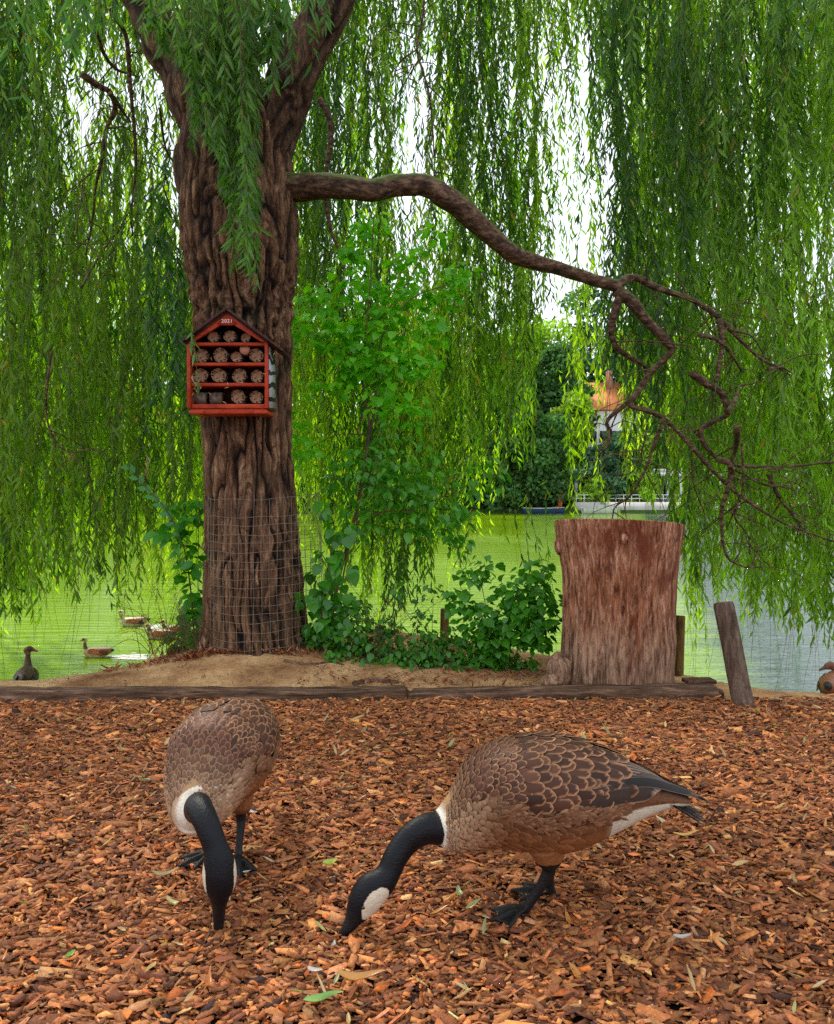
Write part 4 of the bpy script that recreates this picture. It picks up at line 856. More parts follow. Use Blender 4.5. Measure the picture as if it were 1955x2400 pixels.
plant('shrub', 'broad leafed green shrub leaning against the left side of the stump', 'shrub', tuple(PD(1050, 1400, 4.8)*[1, 1, 0]), clusters(cl, 26, .052, 'lobed', (.030, .17, .010), (.11, .38, .02), .85, .45, layers=False),
      stems([(stem_pd([(1040, 1400), (1020, 1300), (1000, 1200), (1010, 1170)], 4.85), .004, .0015), (stem_pd([(1045, 1400), (1075, 1300), (1110, 1200)], 4.8), .004, .0015), (stem_pd([(1050, 1400), (1100, 1320), (1150, 1260)], 4.75), .003, .001)], (.05, .05, .015)))
cl = [(360, 1050, 22, 10, 5.5), (350, 1100, 34, 20, 5.5), (390, 1090, 34, 26, 5.5), (410, 1050, 26, 16, 5.5), (385, 1140, 34, 24, 5.45), (405, 1180, 34, 26, 5.4), (375, 1200, 26, 12, 5.4), (405, 1240, 30, 22, 5.4), (400, 1290, 34, 50, 5.3), (385, 1330, 34, 60, 5.2)]
plant('shrub', 'slender shrub with big oval leaves left of the willow trunk', 'shrub', tuple(PD(400, 1330, 5.4)*[1, 1, 0]), clusters(cl, 27, .085, 'ovate', (.03, .19, .012), (.09, .36, .02), .62, .4, layers=False),
      stems([(stem_pd([(405, 1330), (396, 1220), (380, 1130), (345, 1060), (300, 1010), (265, 970)], 5.45), .006, .002), (stem_pd([(415, 1330), (412, 1200), (415, 1040)], 5.4), .004, .002)], (.05, .07, .015)))
r_ = np.random.default_rng(77); t_ = np.linspace(0, 1, 15); pa = catmull(stem_pd([(375, 1115), (345, 1065), (310, 1025), (270, 975)], 5.45), 15)
v, fs, c = leaf_mesh(pa, unit(np.stack([np.where(np.arange(15) % 2, -.3, -1.2), .0*t_, np.where(np.arange(15) % 2, 1.0, .25)], -1)), np.tile([[0, -1, .5]], (15, 1)).astype(float), .075, .035, np.tile([[.04, .26, .03]], (15, 1)), .15, .1, 'ovate')
o = mesh_obj('leafy_shoot', v, fs, M['broad'], None, True, c); tag(o, 'arching green shoot with paired leaves over the water left of the trunk', 'shoot')
# airy herb with seed heads
def herb(name, label, bx, by, d, n_, seed, xr, yr, buds=9):
    r = np.random.default_rng(seed); sp_ = []; pts_all = []; b0 = PD(bx, by, d); b0[2] = float(ground_z(b0[0], b0[1]))
    for k in range(n_):
        ex, ey = bx+r.uniform(*xr), by+r.uniform(*yr); s0 = b0+[r.uniform(-.16, .16), r.uniform(-.08, .08), 0]; e = PD(ex, ey, d+r.uniform(-.2, .2)); mid = (s0+e)/2+[r.uniform(-.03, .03), 0, .09]
        c = catmull([s0, mid, e], 16); v, f = tube(c, np.linspace(.0022, .0009, 16), 4, False); sp_.append((v, [np.array(f, np.int32)], np.tile([[.04, .06, .015]], (len(v), 1)), 1))
        for j in range(3):
            i = r.integers(5, 15); e2 = c[i]+[r.uniform(-.09, .09), r.uniform(-.05, .05), r.uniform(.02, .09)]; v, f = tube(np.array([c[i], (c[i]+e2)/2+[0, 0, .01], e2]), .0008, 3, False); sp_.append((v, [np.array(f, np.int32)], np.tile([[.04, .06, .015]], (len(v), 1)), 1)); pts_all.append(e2)
            for t in range(3): pts_all.append(c[r.integers(4, 16)]+r.normal(0, .012, 3))
    pa = np.array(pts_all); m_ = len(pa); a = r.random(m_)*6.28
    v, f, c = leaf_mesh(pa, unit(np.stack([np.cos(a), np.sin(a), r.normal(0, .6, m_)], -1)), unit(r.normal(0, 1, (m_, 3))), r.uniform(.006, .016, m_), .006, np.array([[.03, .085, .015]])*r.uniform(.6, 1.8, (m_, 1)), .2, .1, 'kite')
    t = thing(name, label, 'wild plant', tuple(b0)); o = mesh_obj('seed_heads', v, f, M['broad'], None, False, c); reparent(o, t); o['kind'] = 'stuff'
    v, fs, c, mi = join(sp_); o = mesh_obj('stem', v, fs, M['twig'], None, True, c); reparent(o, t)
herb('wild_herb', 'airy wiry weed with tiny buds fanning over the pond left of the mound', 350, 1390, 5.05, 30, 5, (-140, 60), (-190, -20))
herb('wild_herb', 'tufted low weed at the left foot of the willow trunk', 400, 1370, 5.0, 30, 6, (-60, 25), (-110, -10))
herb('wild_herb', 'sparse wiry weed growing in the shrubs behind the short brown post', 800, 1380, 4.9, 22, 8, (-120, 130), (-170, -20))
# dry leaf litter: at the foot of the trunk, on the sand and over the chips
def litter(N, seed, region, L, pal, name, label):
    r = np.random.default_rng(seed); xy = region(r, N); z = ground_z(xy[:, 0], xy[:, 1])+np.where(xy[:, 1] < 4.0, .030, .006)
    a = r.random(N)*6.28; t = r.normal(.1, .3, N); dv = np.stack([np.cos(a)*np.cos(t), np.sin(a)*np.cos(t), np.sin(t)], -1)
    nr = unit(np.stack([r.normal(0, .35, N), r.normal(0, .35, N), np.ones(N)], -1)); ll = L*np.clip(r.normal(1, .35, N), .4, 2)
    c = np.array(pal)[r.integers(0, len(pal), N)]*r.uniform(.75, 1.2, (N, 1))
    v, f, c = leaf_mesh(np.column_stack([xy, z]), dv, nr, ll, ll*r.uniform(.16, .32, N), c, .35, .30, 'lance')
    o = mesh_obj(name, v, f, M['litter'], None, True, c); tag(o, label, kind='stuff')
RED = [(.30, .08, .03), (.40, .13, .05), (.22, .05, .02), (.45, .20, .10), (.12, .04, .02)]
YEL = [(.60, .25, .04), (.55, .38, .14), (.50, .12, .02), (.35, .35, .12), (.60, .45, .25), (.45, .18, .06)]
litter(750, 1, lambda r, N: np.column_stack([-1.2+np.clip(r.normal(0, .36, N), -.75, .9), 4.90+np.abs(r.normal(0, .10, N))-.06]), .045, RED, 'leaf_litter', 'reddish brown dead leaves heaped against the foot of the willow')
litter(900, 2, lambda r, N: np.column_stack([r.uniform(-2.4, 1.4, N), r.uniform(4.15, 5.0, N)]), .018, RED+[(.05, .03, .02)], 'leaf_litter', 'scattered bits of dead leaf on the sand behind the edging log')
litter(760, 3, lambda r, N: (lambda y: np.column_stack([(r.random(N)*2-1)*(.6*y+.3), y]))(1.4+2.6*r.random(N)**.8), .037, YEL, 'fallen_leaves', 'yellow and orange willow leaves sprinkled over the bark chips')
litter(420, 4, lambda r, N: np.column_stack([r.uniform(-.7, 1.0, N), 4.35+r.random(N)*.35]), .035, RED, 'leaf_litter', 'reddish dead leaves under the shrubs along the edging log')

def big_leaf(x, y, L, W, yaw, colr, name, label, cat, curl=.2, shape='lance', mat='litter', z=.038):
    d = HC*F/(y*DS-YH); c0 = PD(x, y, d); c0[2] = z; dv = np.array([[math.cos(yaw), math.sin(yaw), .06]]); n_ = 14
    tt = np.linspace(0, 1, n_); prof = np.sin(np.pi*tt**.75)**.8; ctr = c0+dv*L*tt[:, None]+np.stack([np.sin(tt*5)*.1*L*np.sin(yaw), -np.sin(tt*5)*.1*L*np.cos(yaw), curl*L*(tt-.5)**2*1.6], -1)
    s = np.array([-math.sin(yaw), math.cos(yaw), 0]); V = np.stack([ctr+s*W/2*prof[:, None]+[0, 0, .012*W/.02]*prof[:, None], ctr, ctr-s*W/2*prof[:, None]+[0, 0, .008*W/.02]*prof[:, None]], 1).reshape(-1, 3)
    o = mesh_obj(name, V, grid_faces(n_, 3), M[mat], None, True, np.tile([colr], (len(V), 1))); tag(o, label, cat); 
    return o
big_leaf(228, 2052, .085, .014, .75, (.55, .16, .03), 'fallen_leaf', 'long curled orange leaf on the chips below the left goose', 'leaf', .5)
big_leaf(420, 2105, .07, .010, 1.45, (.55, .2, .05), 'fallen_leaf', 'upright thin orange leaf near the bottom edge below the left goose', 'leaf', .6)
big_leaf(630, 2122, .085, .018, .12, (.22, .42, .08), 'fallen_leaf', 'fresh green leaf lying at the bottom edge of the picture', 'leaf', .1)
big_leaf(700, 2070, .11, .02, -.15, (.55, .26, .05), 'fallen_leaf', 'long tan orange leaf near the bottom, below the right goose bill', 'leaf', .3)
big_leaf(135, 2030, .03, .012, 1.0, (.2, .40, .05), 'fallen_leaf', 'small bright green leaf at the lower left on the chips', 'leaf', .3)
big_leaf(672, 1830, .045, .022, .3, (.42, .50, .06), 'fallen_leaf', 'yellow green leaf between the two geese', 'leaf', .5)
big_leaf(315, 1852, .075, .014, .1, (.48, .40, .20), 'fallen_leaf', 'pale twisted leaf left of the head of the left goose', 'leaf', .5)
big_leaf(312, 1648, .045, .014, 2.9, (.40, .55, .30), 'fallen_leaf', 'pale green leaf sticking out beside the left goose flank', 'leaf', .3)
big_leaf(950, 1902, .05, .018, 1.3, (.30, .42, .20), 'fallen_leaf', 'standing grey green leaf between bill and foot of the right goose', 'leaf', .5)
big_leaf(1395, 1880, .055, .015, .3, (.60, .28, .08), 'fallen_leaf', 'orange folded leaf right of the feet of the right goose', 'leaf', .6)
big_leaf(1378, 1742, .05, .018, 1.5, (.70, .62, .42), 'fallen_leaf', 'cream leaf below the tail of the right goose', 'leaf', .4)
big_leaf(1400, 1765, .09, .012, 0, (.62, .36, .10), 'fallen_leaf', 'long yellow leaf lying just below the cream one', 'leaf', .3)
big_leaf(365, 1925, .05, .02, 2.2, (.55, .55, .25), 'fallen_leaf', 'crumpled pale yellow leaf below left of the left goose head', 'leaf', .8)
big_leaf(1650, 1855, .06, .02, 2.7, (.55, .2, .05), 'fallen_leaf', 'rust orange leaf at the right edge of the chips', 'leaf', .5)
def feather_prop(x, y, L, W, yaw, label, tone=(.50, .48, .45)):
    o = big_leaf(x, y, L*.8, W*.55, yaw, tone, 'feather', label, 'feather', .35); return o
feather_prop(1400, 1985, .06, .022, -.1, 'grey and white feather on the chips at the lower right')
feather_prop(790, 1592, .05, .018, 2.2, 'small white down feather on the chips above the right goose back')
feather_prop(520, 1712, .05, .02, -.8, 'white and grey feather behind the leg of the left goose')
feather_prop(690, 2005, .03, .014, 1.2, 'tiny white feather under the bill of the right goose')
feather_prop(640, 2052, .05, .02, -.5, 'pale ragged feather near the bottom left of the right goose bill')
feather_prop(505, 1845, .028, .013, .2, 'white fluff beside the foot of the left goose')
c = np.array([PD(x, y, HC*F/(y*DS-YH)) for x, y in [(440, 1950), (432, 1985), (415, 2010), (390, 2045), (340, 2090)]]); c[:, 2] = [.045, .040, .042, .038, .035]
c = catmull(c, 30); v, f = tube(c, np.linspace(.0016, .0022, 30), 6); o = mesh_obj('twig', v, f, M['log'], None, True); tag(o, 'long thin twig on the chips running down from the left goose bill', 'twig')

# ------------------------------------------------------------------ geese
GS = .000589
def st(xz, t, b, hw): return ((985-xz)*GS, .522-GS*t, .522-GS*b, hw)
STN = [st(505, 420, 556, .040), st(535, 385, 578, .056), st(570, 325, 586, .074), st(620, 226, 590, .097), st(690, 150, 578, .116), st(760, 116, 566, .128), st(850, 96, 578, .136), st(950, 90, 588, .138),
       st(1050, 96, 588, .134), st(1130, 112, 568, .124), st(1210, 138, 535, .108), st(1300, 176, 492, .088), st(1400, 226, 446, .062), st(1500, 285, 408, .042), st(1570, 325, 392, .030), st(1610, 350, 388, .022)]
STN = np.array(STN)[::-1]           # x ascending
def _herm(x, xs, ys):
    x = np.clip(x, xs[0], xs[-1]); m = np.gradient(ys, xs); i = np.clip(np.searchsorted(xs, x)-1, 0, len(xs)-2)
    h = xs[i+1]-xs[i]; t = (x-xs[i])/h
    return (2*t**3-3*t**2+1)*ys[i]+(t**3-2*t**2+t)*h*m[i]+(-2*t**3+3*t**2)*ys[i+1]+(t**3-t**2)*h*m[i+1]
def body_pt(x, th, off=0.0):
    """point on the trunk of the bird, th = 0 at the spine, +/- pi at the keel"""
    top, bot, hw = _herm(x, STN[:, 0], STN[:, 1]), _herm(x, STN[:, 0], STN[:, 2]), _herm(x, STN[:, 0], STN[:, 3])
    hh = (top-bot)/2*.965; zc = (top+bot)/2
    k = 1+.05*np.sin(2*th)**2                      # slightly boxy section
    keel = np.where(np.cos(th) < 0, 1-.10*(-np.cos(th)), 1.0)
    return np.stack([x+0*th, (hw*keel*k+off)*np.sin(th), zc+(hh*k+off)*np.cos(th)], -1)
def body_frame(x, th):
    e = 1e-3; p = body_pt(x, th); dx = unit(body_pt(x+e, th)-body_pt(x-e, th)); dt = unit(body_pt(x, th+e)-body_pt(x, th-e))
    nrm = unit(np.cross(dt, dx)); c = body_pt(x, th*0)*0; c[..., 0] = x; c[..., 2] = (_herm(x, STN[:, 0], STN[:, 1])+_herm(x, STN[:, 0], STN[:, 2]))/2
    s = np.sign(np.sum(nrm*(p-c), -1))[..., None]; return p, dx, dt, nrm*s
def loft(pts, ra, rb, side, n=24, m=None):
    """closed tube, ra = radius in the bird's mid plane, rb = sideways radius"""
    m = m or len(pts)*5; c = catmull(pts, m); ra = catmull([[a, 0, 0] for a in ra], m)[:, 0]; rb = catmull([[a, 0, 0] for a in rb], m)[:, 0]
    t = unit(np.gradient(c, axis=0)); sd = np.asarray(side, float); s = unit(sd[None]-t*(t@sd)[:, None]); d = np.cross(t, s)
    a = np.linspace(0, 2*math.pi, n, endpoint=False)
    V = c[:, None]+ra[:, None, None]*np.sin(a)[None, :, None]*d[:, None]+rb[:, None, None]*np.cos(a)[None, :, None]*s[:, None]
    V = V.reshape(-1, 3); f = [list(q) for q in grid_faces(m, n, True)]+[list(range(n))[::-1], list(range((m-1)*n, m*n))]
    return V, f, c
def remesh(mb, voxel, smooth=4):
    me = bpy.data.meshes.new('tmp'); me.from_pydata([tuple(v) for v in np.concatenate(mb.v)], [], mb.f); ob = bpy.data.objects.new('tmp', me); COL.objects.link(ob)
    # make every closed piece face outwards
    import bmesh
    bm = bmesh.new(); bm.from_mesh(me); bmesh.ops.recalc_face_normals(bm, faces=bm.faces[:]); bm.to_mesh(me); bm.free()
    r = ob.modifiers.new('r', 'REMESH'); r.mode = 'VOXEL'; r.voxel_size = voxel
    s = ob.modifiers.new('s', 'SMOOTH'); s.factor = .5; s.iterations = smooth
    bpy.context.view_layer.update(); dg = bpy.context.evaluated_depsgraph_get(); e = ob.evaluated_get(dg)
    m2 = bpy.data.meshes.new_from_object(e); bpy.data.objects.remove(ob); bpy.data.meshes.remove(me)
    return m2
def seg_param(V, path):
    """closest parameter (0..len-1) along a polyline and distance"""
    best = np.full(len(V), 1e9); par = np.zeros(len(V))
    for i in range(len(path)-1):
        a, b = path[i], path[i+1]; ab = b-a; t = np.clip(((V-a)@ab)/(ab@ab), 0, 1); d = np.linalg.norm(V-(a+t[:, None]*ab), axis=1)
        k = d < best; best[k] = d[k]; par[k] = i+t[k]
    return par, best
BLACK = np.array([.0028, .0030, .0048])
def goose(label, loc, yaw, neck, head, feet, seed, side_w=None, i0=2.05):
    """neck/head: list of (world point, mid-plane radius, side radius); feet: [(world ankle, world hock, heading)]"""
    root = thing('canada_goose', label, 'goose', loc, yaw, 'geese feeding on the bark chips')
    Rm = np.array(Matrix.Rotation(-yaw, 3, 'Z')); L0 = lambda p: (np.asarray(p, float)-np.array(loc)) @ Rm.T
    mb = MB(); r = np.random.default_rng(seed)
    # trunk
    xs = np.linspace(STN[0, 0], STN[-1, 0], 90); th = np.linspace(-math.pi, math.pi, 48, endpoint=False); Xg, Tg = np.meshgrid(xs, th, indexing='ij')
    V = body_pt(Xg, Tg).reshape(-1, 3); mb.add(V, [list(q) for q in grid_faces(90, 48, True)]+[list(range(48))[::-1], list(range(89*48, 90*48))])
    nk = [(np.array([.190, 0, .285]), .075, .065), (np.array([.245, 0, .248]), .058, .052)]+[(L0(p), a, b) for p, a, b in neck]; hd = [(L0(p), a, b) for p, a, b in head]
    allp = nk+hd; pts = np.array([q[0] for q in allp]); hdir = unit(pts[-1]-pts[len(nk)])
    side = np.cross([0, 0, 1.0], unit((pts[len(nk)]-pts[2])*[1, 1, 0]+np.array([.02, 0, 0]))); side = unit(side)
    if side_w is not None: side = unit(np.array(side_w, float) @ Rm.T)
    V, f, c = loft(pts, [q[1] for q in allp], [q[2] for q in allp], side, 28); mb.add(V, f)
    hb = pts[len(nk)+1]
    legs = []
    for k, (ank, hock, hdg) in enumerate(feet):
        a, h = L0(ank), L0(hock); a[2] = .024; sgn = 1 if h[1] > 0 else -1
        hip = np.array([h[0]+.012, sgn*.055, .215]); mid = hip*.45+h*.55+[-.004, 0, 0]
        V, f, c = loft([hip, mid, h+[0, 0, .028], h], [.048, .036, .021, .0160], [.040, .030, .018, .0145], [0, 1, 0.0], 14); mb.add(V, f)
        V, f, c = loft([h+[-.003, 0, .006], h*.5+a*.5, a+[0, 0, .012], a+[0, 0, .004]], [.0165, .0125, .013, .012], [.0140, .0110, .012, .012], [0, 1, 0.0], 12); mb.add(V, f)
        hd_ = hdg-yaw; toes = []
        for da, ln in ((-.52, .082), (-.02, .100), (.48, .086)):
            e = a+np.array([math.cos(hd_+da), math.sin(hd_+da), 0])*ln; e[2] = .0335; toes.append(e); aa = a.copy(); aa[2] = .040
            V, f, c = loft([aa, (aa+e)/2+[0, 0, .004], e, e+(e-aa)*.10-[0, 0, .003]], [.0085, .0065, .0055, .0025], [.0085, .0065, .0055, .0025], [0, 0, 1.0] if 0 else [.01, .02, 1.0], 10); mb.add(V, f)
        bk = a-np.array([math.cos(hd_), math.sin(hd_), 0])*.026; bk[2] = .006; V, f, c = loft([a+[0, 0, .014], (a+bk)/2+[0, 0, .010], bk+[0, 0, .024]], [.006, .004, .003], [.006, .004, .003], [.01, .02, 1.0], 8); mb.add(V, f)
        for e1, e2 in ((toes[0], toes[1]), (toes[1], toes[2])):
            a0 = a.copy(); mid = (e1+e2)/2*.90+a0*.10; poly = [a0, e1*.98+a0*.02, mid, e2*.98+a0*.02]
            vv = [(q[0], q[1], .038 if i == 0 else .0335) for i, q in enumerate(poly)]+[(q[0], q[1], .027) for q in poly]
            mb.add(vv, [(0, 1, 2, 3), (7, 6, 5, 4), (0, 4, 5, 1), (1, 5, 6, 2), (2, 6, 7, 3), (3, 7, 4, 0)])
        legs.append((h, a, hip))
    me = remesh(mb, .0026, 5); me.name = 'body'
    n_ = len(me.vertices); V = np.zeros(n_*3, np.float32); me.vertices.foreach_get('co', V); V = V.reshape(-1, 3).astype(float)
    par, dist = seg_param(V, pts)
    # ---- plumage colours
    x, y, z = V.T; top, bot = _herm(x, STN[:, 0], STN[:, 1]), _herm(x, STN[:, 0], STN[:, 2]); hz = np.clip((z-bot)/(top-bot+1e-6), 0, 1)
    nz = fbm(V*55, 3, seed)[:, None]; nb = fbm(V*14, 3, seed+3)[:, None]
    belly = np.array([.33, .15, .065]); brst = np.array([.50, .35, .19]); flank = np.array([.20, .098, .050]); back = np.array([.11, .058, .035])
    mixv = lambda a, b, t: a*(1-t)+b*t
    S = lambda v, a, b: (lambda t: t*t*(3-2*t))(np.clip((v-a)/(b-a), 0, 1))
    C = mixv(belly, flank, S(hz+.12*(nb[:, 0]-.5), .12, .42)[:, None]); C = mixv(C, back, S(hz+.1*(nb[:, 0]-.5), .55, .8)[:, None])
    fr = S(x+.03*(nb[:, 0]-.5), .15, .27)[:, None]; C = mixv(C, brst, fr)
    C = mixv(C, np.array([.46, .27, .15]), (S(x, .02, .22)*S(.45-hz, 0, .3))[:, None]*.6)
    white = (S(-x, .125, .17)*S(.42-hz, -.02, .06))[:, None]; C = mixv(C, np.array([.74, .66, .54]), white)
    mott = S(nz[:, 0], .50, .62)*S(hz, .18, .4)*(1-white[:, 0])*.45*(1-S(x, .235, .27)); C = C*(1-mott[:, None])*np.array([.84, .70, .58])
    C = np.where(white > .5, np.array([.70, .63, .50]), C)
    # legs
    for h, a, hip in legs:
        t_, d_ = seg_param(V, np.array([hip, h, a])); low = (z < h[2]+.030+.012*(nz[:, 0]-.5)*2)&(d_ < .05)&(x < .2)|((z < .055)&(np.hypot(x-a[0], y-a[1]) < .14)&(dist > .035))
        th_ = (z < .20)&(d_ < .038)&(~low)&(z < .17); C[th_] = C[th_]*.55
        C[low] = np.array([.014, .012, .012])
    # black neck and head, white cheek
    nkd = (par > i0+.12*(nb[:, 0]-.5)*2)&(dist < .075)&(z > -.01); 
    pale = S(par, i0-(1.95 if side_w else .9), i0-(1.25 if side_w else .3))*(dist < (.12 if side_w else .085)); C = mixv(C, np.array([.80, .75, .64]), (pale*.92)[:, None])
    C[nkd] = BLACK*(1+1.2*nz[nkd])
    n1 = len(nk)
    # head frame
    ax = unit(pts[n1+3]-pts[n1]); sd = unit(side-ax*(side@ax)); dv = np.cross(ax, sd)
    up = dv if abs(dv@(pts[n1]-pts[2])) >= 0 else dv
    throat = -1 if (dv @ (np.array([0, 0, .05])-pts[n1])) < 0 and False else 1
    gul = unit(pts[2]-pts[n1+2]); gul = gul-ax*(gul@ax); gul = unit(gul-sd*(gul@sd))                # throat side points back to the breast
    cc = pts[n1+1]*.55+pts[n1+2]*.45; rel = V-cc; u = rel@ax; w_ = rel@gul; s_ = np.abs(rel@sd)
    e1 = ((u-.002)/.045)**2+((w_-(.003 if side_w else .012)-.10*u)/.029)**2; onhead = (par > n1-.6)&(dist < .07)
    ck = onhead&(e1+.35*(nz[:, 0]-.5) < 1)&(s_ > .011); strap = onhead&(w_ > .02)&(np.abs(u) < .020)
    C[ck|strap] = np.array([.72, .62, .48])
    bill = par > len(pts)-3.9; C[bill&onhead] = [.010, .009, .010]
    me.materials.clear(); me.materials.append(M['goose'])
    a_ = me.color_attributes.new('Col', 'FLOAT_COLOR', 'POINT'); cb = np.ones((n_, 4), np.float32); cb[:, :3] = np.clip(C, 0, 1); a_.data.foreach_set('color', cb.ravel())
    me.polygons.foreach_set('use_smooth', np.ones(len(me.polygons), bool))
    body = bpy.data.objects.new('body', me); COL.objects.link(body); body.parent = root
    for s in (-1, 1):
        ec = pts[n1+2]*.75+pts[n1+3]*.25-gul*.010; rad_s = head[2][2]*.88
        u_ = np.linspace(0, math.pi, 10); w2 = np.linspace(0, 2*math.pi, 14, endpoint=False); U, W = np.meshgrid(u_, w2, indexing='ij')
        Ve = (ec+sd*s*rad_s)+.0046*np.stack([np.sin(U)*np.cos(W), np.sin(U)*np.sin(W), np.cos(U)], -1); mesh_obj('eye', Ve.reshape(-1, 3), grid_faces(10, 14, True), M['eye'], body, True)
    # ---- feathers
    def feathers(px_, pt, Lf, Wf, col, rim, lift, off=0.002, ragged=0.0, droop=0.0, rnd=.10, rimw=.12, nm='feather'):
        """px_, pt: x and angle of each root; blade lies along the body, tip towards the tail"""
        N = len(px_); p, dx, dt, nr = body_frame(px_, pt)
        p = p+nr*off; dr = unit(-dx+dt*np.sign(pt)[:, None]*droop+dt*r.normal(0, rnd, N)[:, None]); s = unit(np.cross(dr, nr)); nn = np.cross(s, dr); nn = nn*np.sign(np.sum(nn*nr, -1))[:, None]
        prof = [(0, .30), (.25, .47), (.55, .50), (.8, .43), (.93, .27), (1.0, .05)]; rows = []; uvr = []; cr = []
        Lc = np.broadcast_to(Lf, (N,))[:, None]; Wc = np.broadcast_to(Wf, (N,))[:, None]
        for t, h in prof:
            # follow the body: sample the surface under this station
            q = p+dr*Lc*t; xq = np.clip(q[:, 0], STN[0, 0]+.002, STN[-1, 0]-.002); ang = np.arctan2(q[:, 1]/(_herm(xq, STN[:, 0], STN[:, 3])+.001), (q[:, 2]-(_herm(xq, STN[:, 0], STN[:, 1])+_herm(xq, STN[:, 0], STN[:, 2]))/2)/((_herm(xq, STN[:, 0], STN[:, 1])-_herm(xq, STN[:, 0], STN[:, 2]))/2+.001))
            b_, _, _, nb_ = body_frame(xq, ang); base = np.where((xq > STN[0, 0]+.06)[:, None], b_+nb_*(off+lift*t)[:, None] if np.ndim(off) else b_+nb_*(off+lift*t), q+nn*lift*t)
            for sgn in (1, .55, 0, -.55, -1):
                rows.append(base+s*Wc*h*sgn-nn*(Wc*.16*sgn*sgn*h)); rimf = 1.0 if (abs(sgn) == 1 and t > .5) or (t >= .93 and abs(sgn) > .5) else 0.0
                if t == 1.0: rimf = 1.0
                cr.append(col*(1-rimf)+rim*rimf if rimf else col); uvr.append(np.stack([np.full(N, .5+.5*sgn*h*2), np.full(N, t)], -1))
        m = len(prof)*5; Vf = np.stack(rows, 1).reshape(-1, 3); Cf = np.stack([np.broadcast_to(q, (N, 3)) for q in cr], 1).reshape(-1, 3); Uf = np.stack(uvr, 1).reshape(-1, 2)
        gf = grid_faces(len(prof), 5); Fq = (gf[None]+np.arange(N)[:, None, None]*m).reshape(-1, 4)
        return Vf, Fq.astype(np.int32), Cf, Uf
    def stack(lst):
        V_, F_, C_, U_ = [], [], [], []; k = 0
        for v, f, c, u in lst: V_.append(v); F_.append(f+k); C_.append(c); U_.append(u); k += len(v)
        return np.concatenate(V_), np.concatenate(F_), np.concatenate(C_), np.concatenate(U_)
    def rows_of(x_hi, x_lo, Lfun, tfun, sp=.42, wsp=.80, asp=.72):
        out_x, out_t, out_L = [], [], []; x_ = x_hi; k = 0
        while x_ > x_lo:
            L_ = Lfun(x_); t0, t1 = tfun(x_); hw = float(_herm(x_, STN[:, 0], STN[:, 3])); hh_ = float((_herm(x_, STN[:, 0], STN[:, 1])-_herm(x_, STN[:, 0], STN[:, 2]))/2); rad_ = (hw+hh_)/2
            n__ = max(2, int(rad_*(t1-t0)/(L_*asp*wsp))); ts = t0+(np.arange(n__)+(.5 if k % 2 else 0.0))*(t1-t0)/n__
            out_x += list(x_+r.normal(0, L_*.08, n__)); out_t += list(ts+r.normal(0, .02, n__)); out_L += [L_]*n__; x_ -= L_*sp; k += 1
        return np.array(out_x), np.array(out_t), np.array(out_L)
    def cols(N, a, b, jit=.16):
        t = r.random((N, 1)); return (np.array(a)*(1-t)+np.array(b)*t)*r.normal(1, jit, (N, 1))*np.array([.80, .62, .50])
    lst = []
    # upper back, shoulders and sides of the breast
    xx, tt, LL = rows_of(.262, -.20, lambda q: np.interp(q, [-.2, 0, .12, .2, .262], [.058, .056, .046, .028, .016]), lambda q: (-1.25, 1.25), .40)
    k = _herm(xx, STN[:, 0], STN[:, 1]); f1 = S(xx, .19, .27)[:, None]
    N = len(xx); ca = cols(N, (.070, .036, .025), (.14, .066, .040))*(1-f1)+f1*cols(N, (.26, .18, .13), (.42, .31, .22)); cr_ = cols(N, (.30, .16, .10), (.38, .22, .14), .08)*(1-f1)+f1*cols(N, (.66, .55, .42), (.76, .64, .50), .05)
    lst.append(feathers(xx, tt, LL, LL*.70, ca, cr_, .0045, .0015))
    # flanks and lower breast: soft, barred
    for sg in (-1, 1):
        xx, tt, LL = rows_of(.262, -.14, lambda q: np.interp(q, [-.2, 0, .12, .2, .262], [.044, .040, .030, .020, .014]), lambda q: (1.15, np.interp(q, [-.15, 0, .2, .26], [1.75, 2.35, 2.5, 2.6])), .40)
        N = len(xx); dn = S(np.abs(tt), 1.5, 2.3)[:, None]; fb = S(xx, .12, .25)[:, None]
        ca = cols(N, (.11, .055, .030), (.19, .095, .050))*(1-dn)+dn*cols(N, (.26, .12, .052), (.34, .16, .075)); ca = ca*(1-fb*.7)+fb*.8*cols(N, (.56, .46, .34), (.72, .60, .46)); cr_ = ca*(.55+.35*dn)+(np.array([.42, .26, .145]))*(.45-.35*dn)
        lst.append(feathers(xx, tt*sg, LL, LL*.62, ca, cr_, .004, .0012, rnd=.28))
        nt_ = 260; xt = r.uniform(-.165, .13, nt_); tt_ = 1.52+.22*r.random(nt_)-.45*np.clip(-.02-xt, 0, 1)+.10*np.sin(xt*40)    # fluffy flank tufts overlapping the wing edge
        ct = cols(nt_, (.15, .080, .048), (.32, .20, .125)); lst.append(feathers(xt, tt_*sg, .030*r.uniform(.5, 1.4, nt_), .0075*r.uniform(.6, 1.5, nt_), ct, ct*1.2, .004, .010, rnd=.35, droop=-.10))
    # rump to tail root
    Vf, Ff, Cf, Uf = stack(lst)
    mesh_obj('plumage', Vf, Ff, M['feather'], body, True, Cf, Uf)
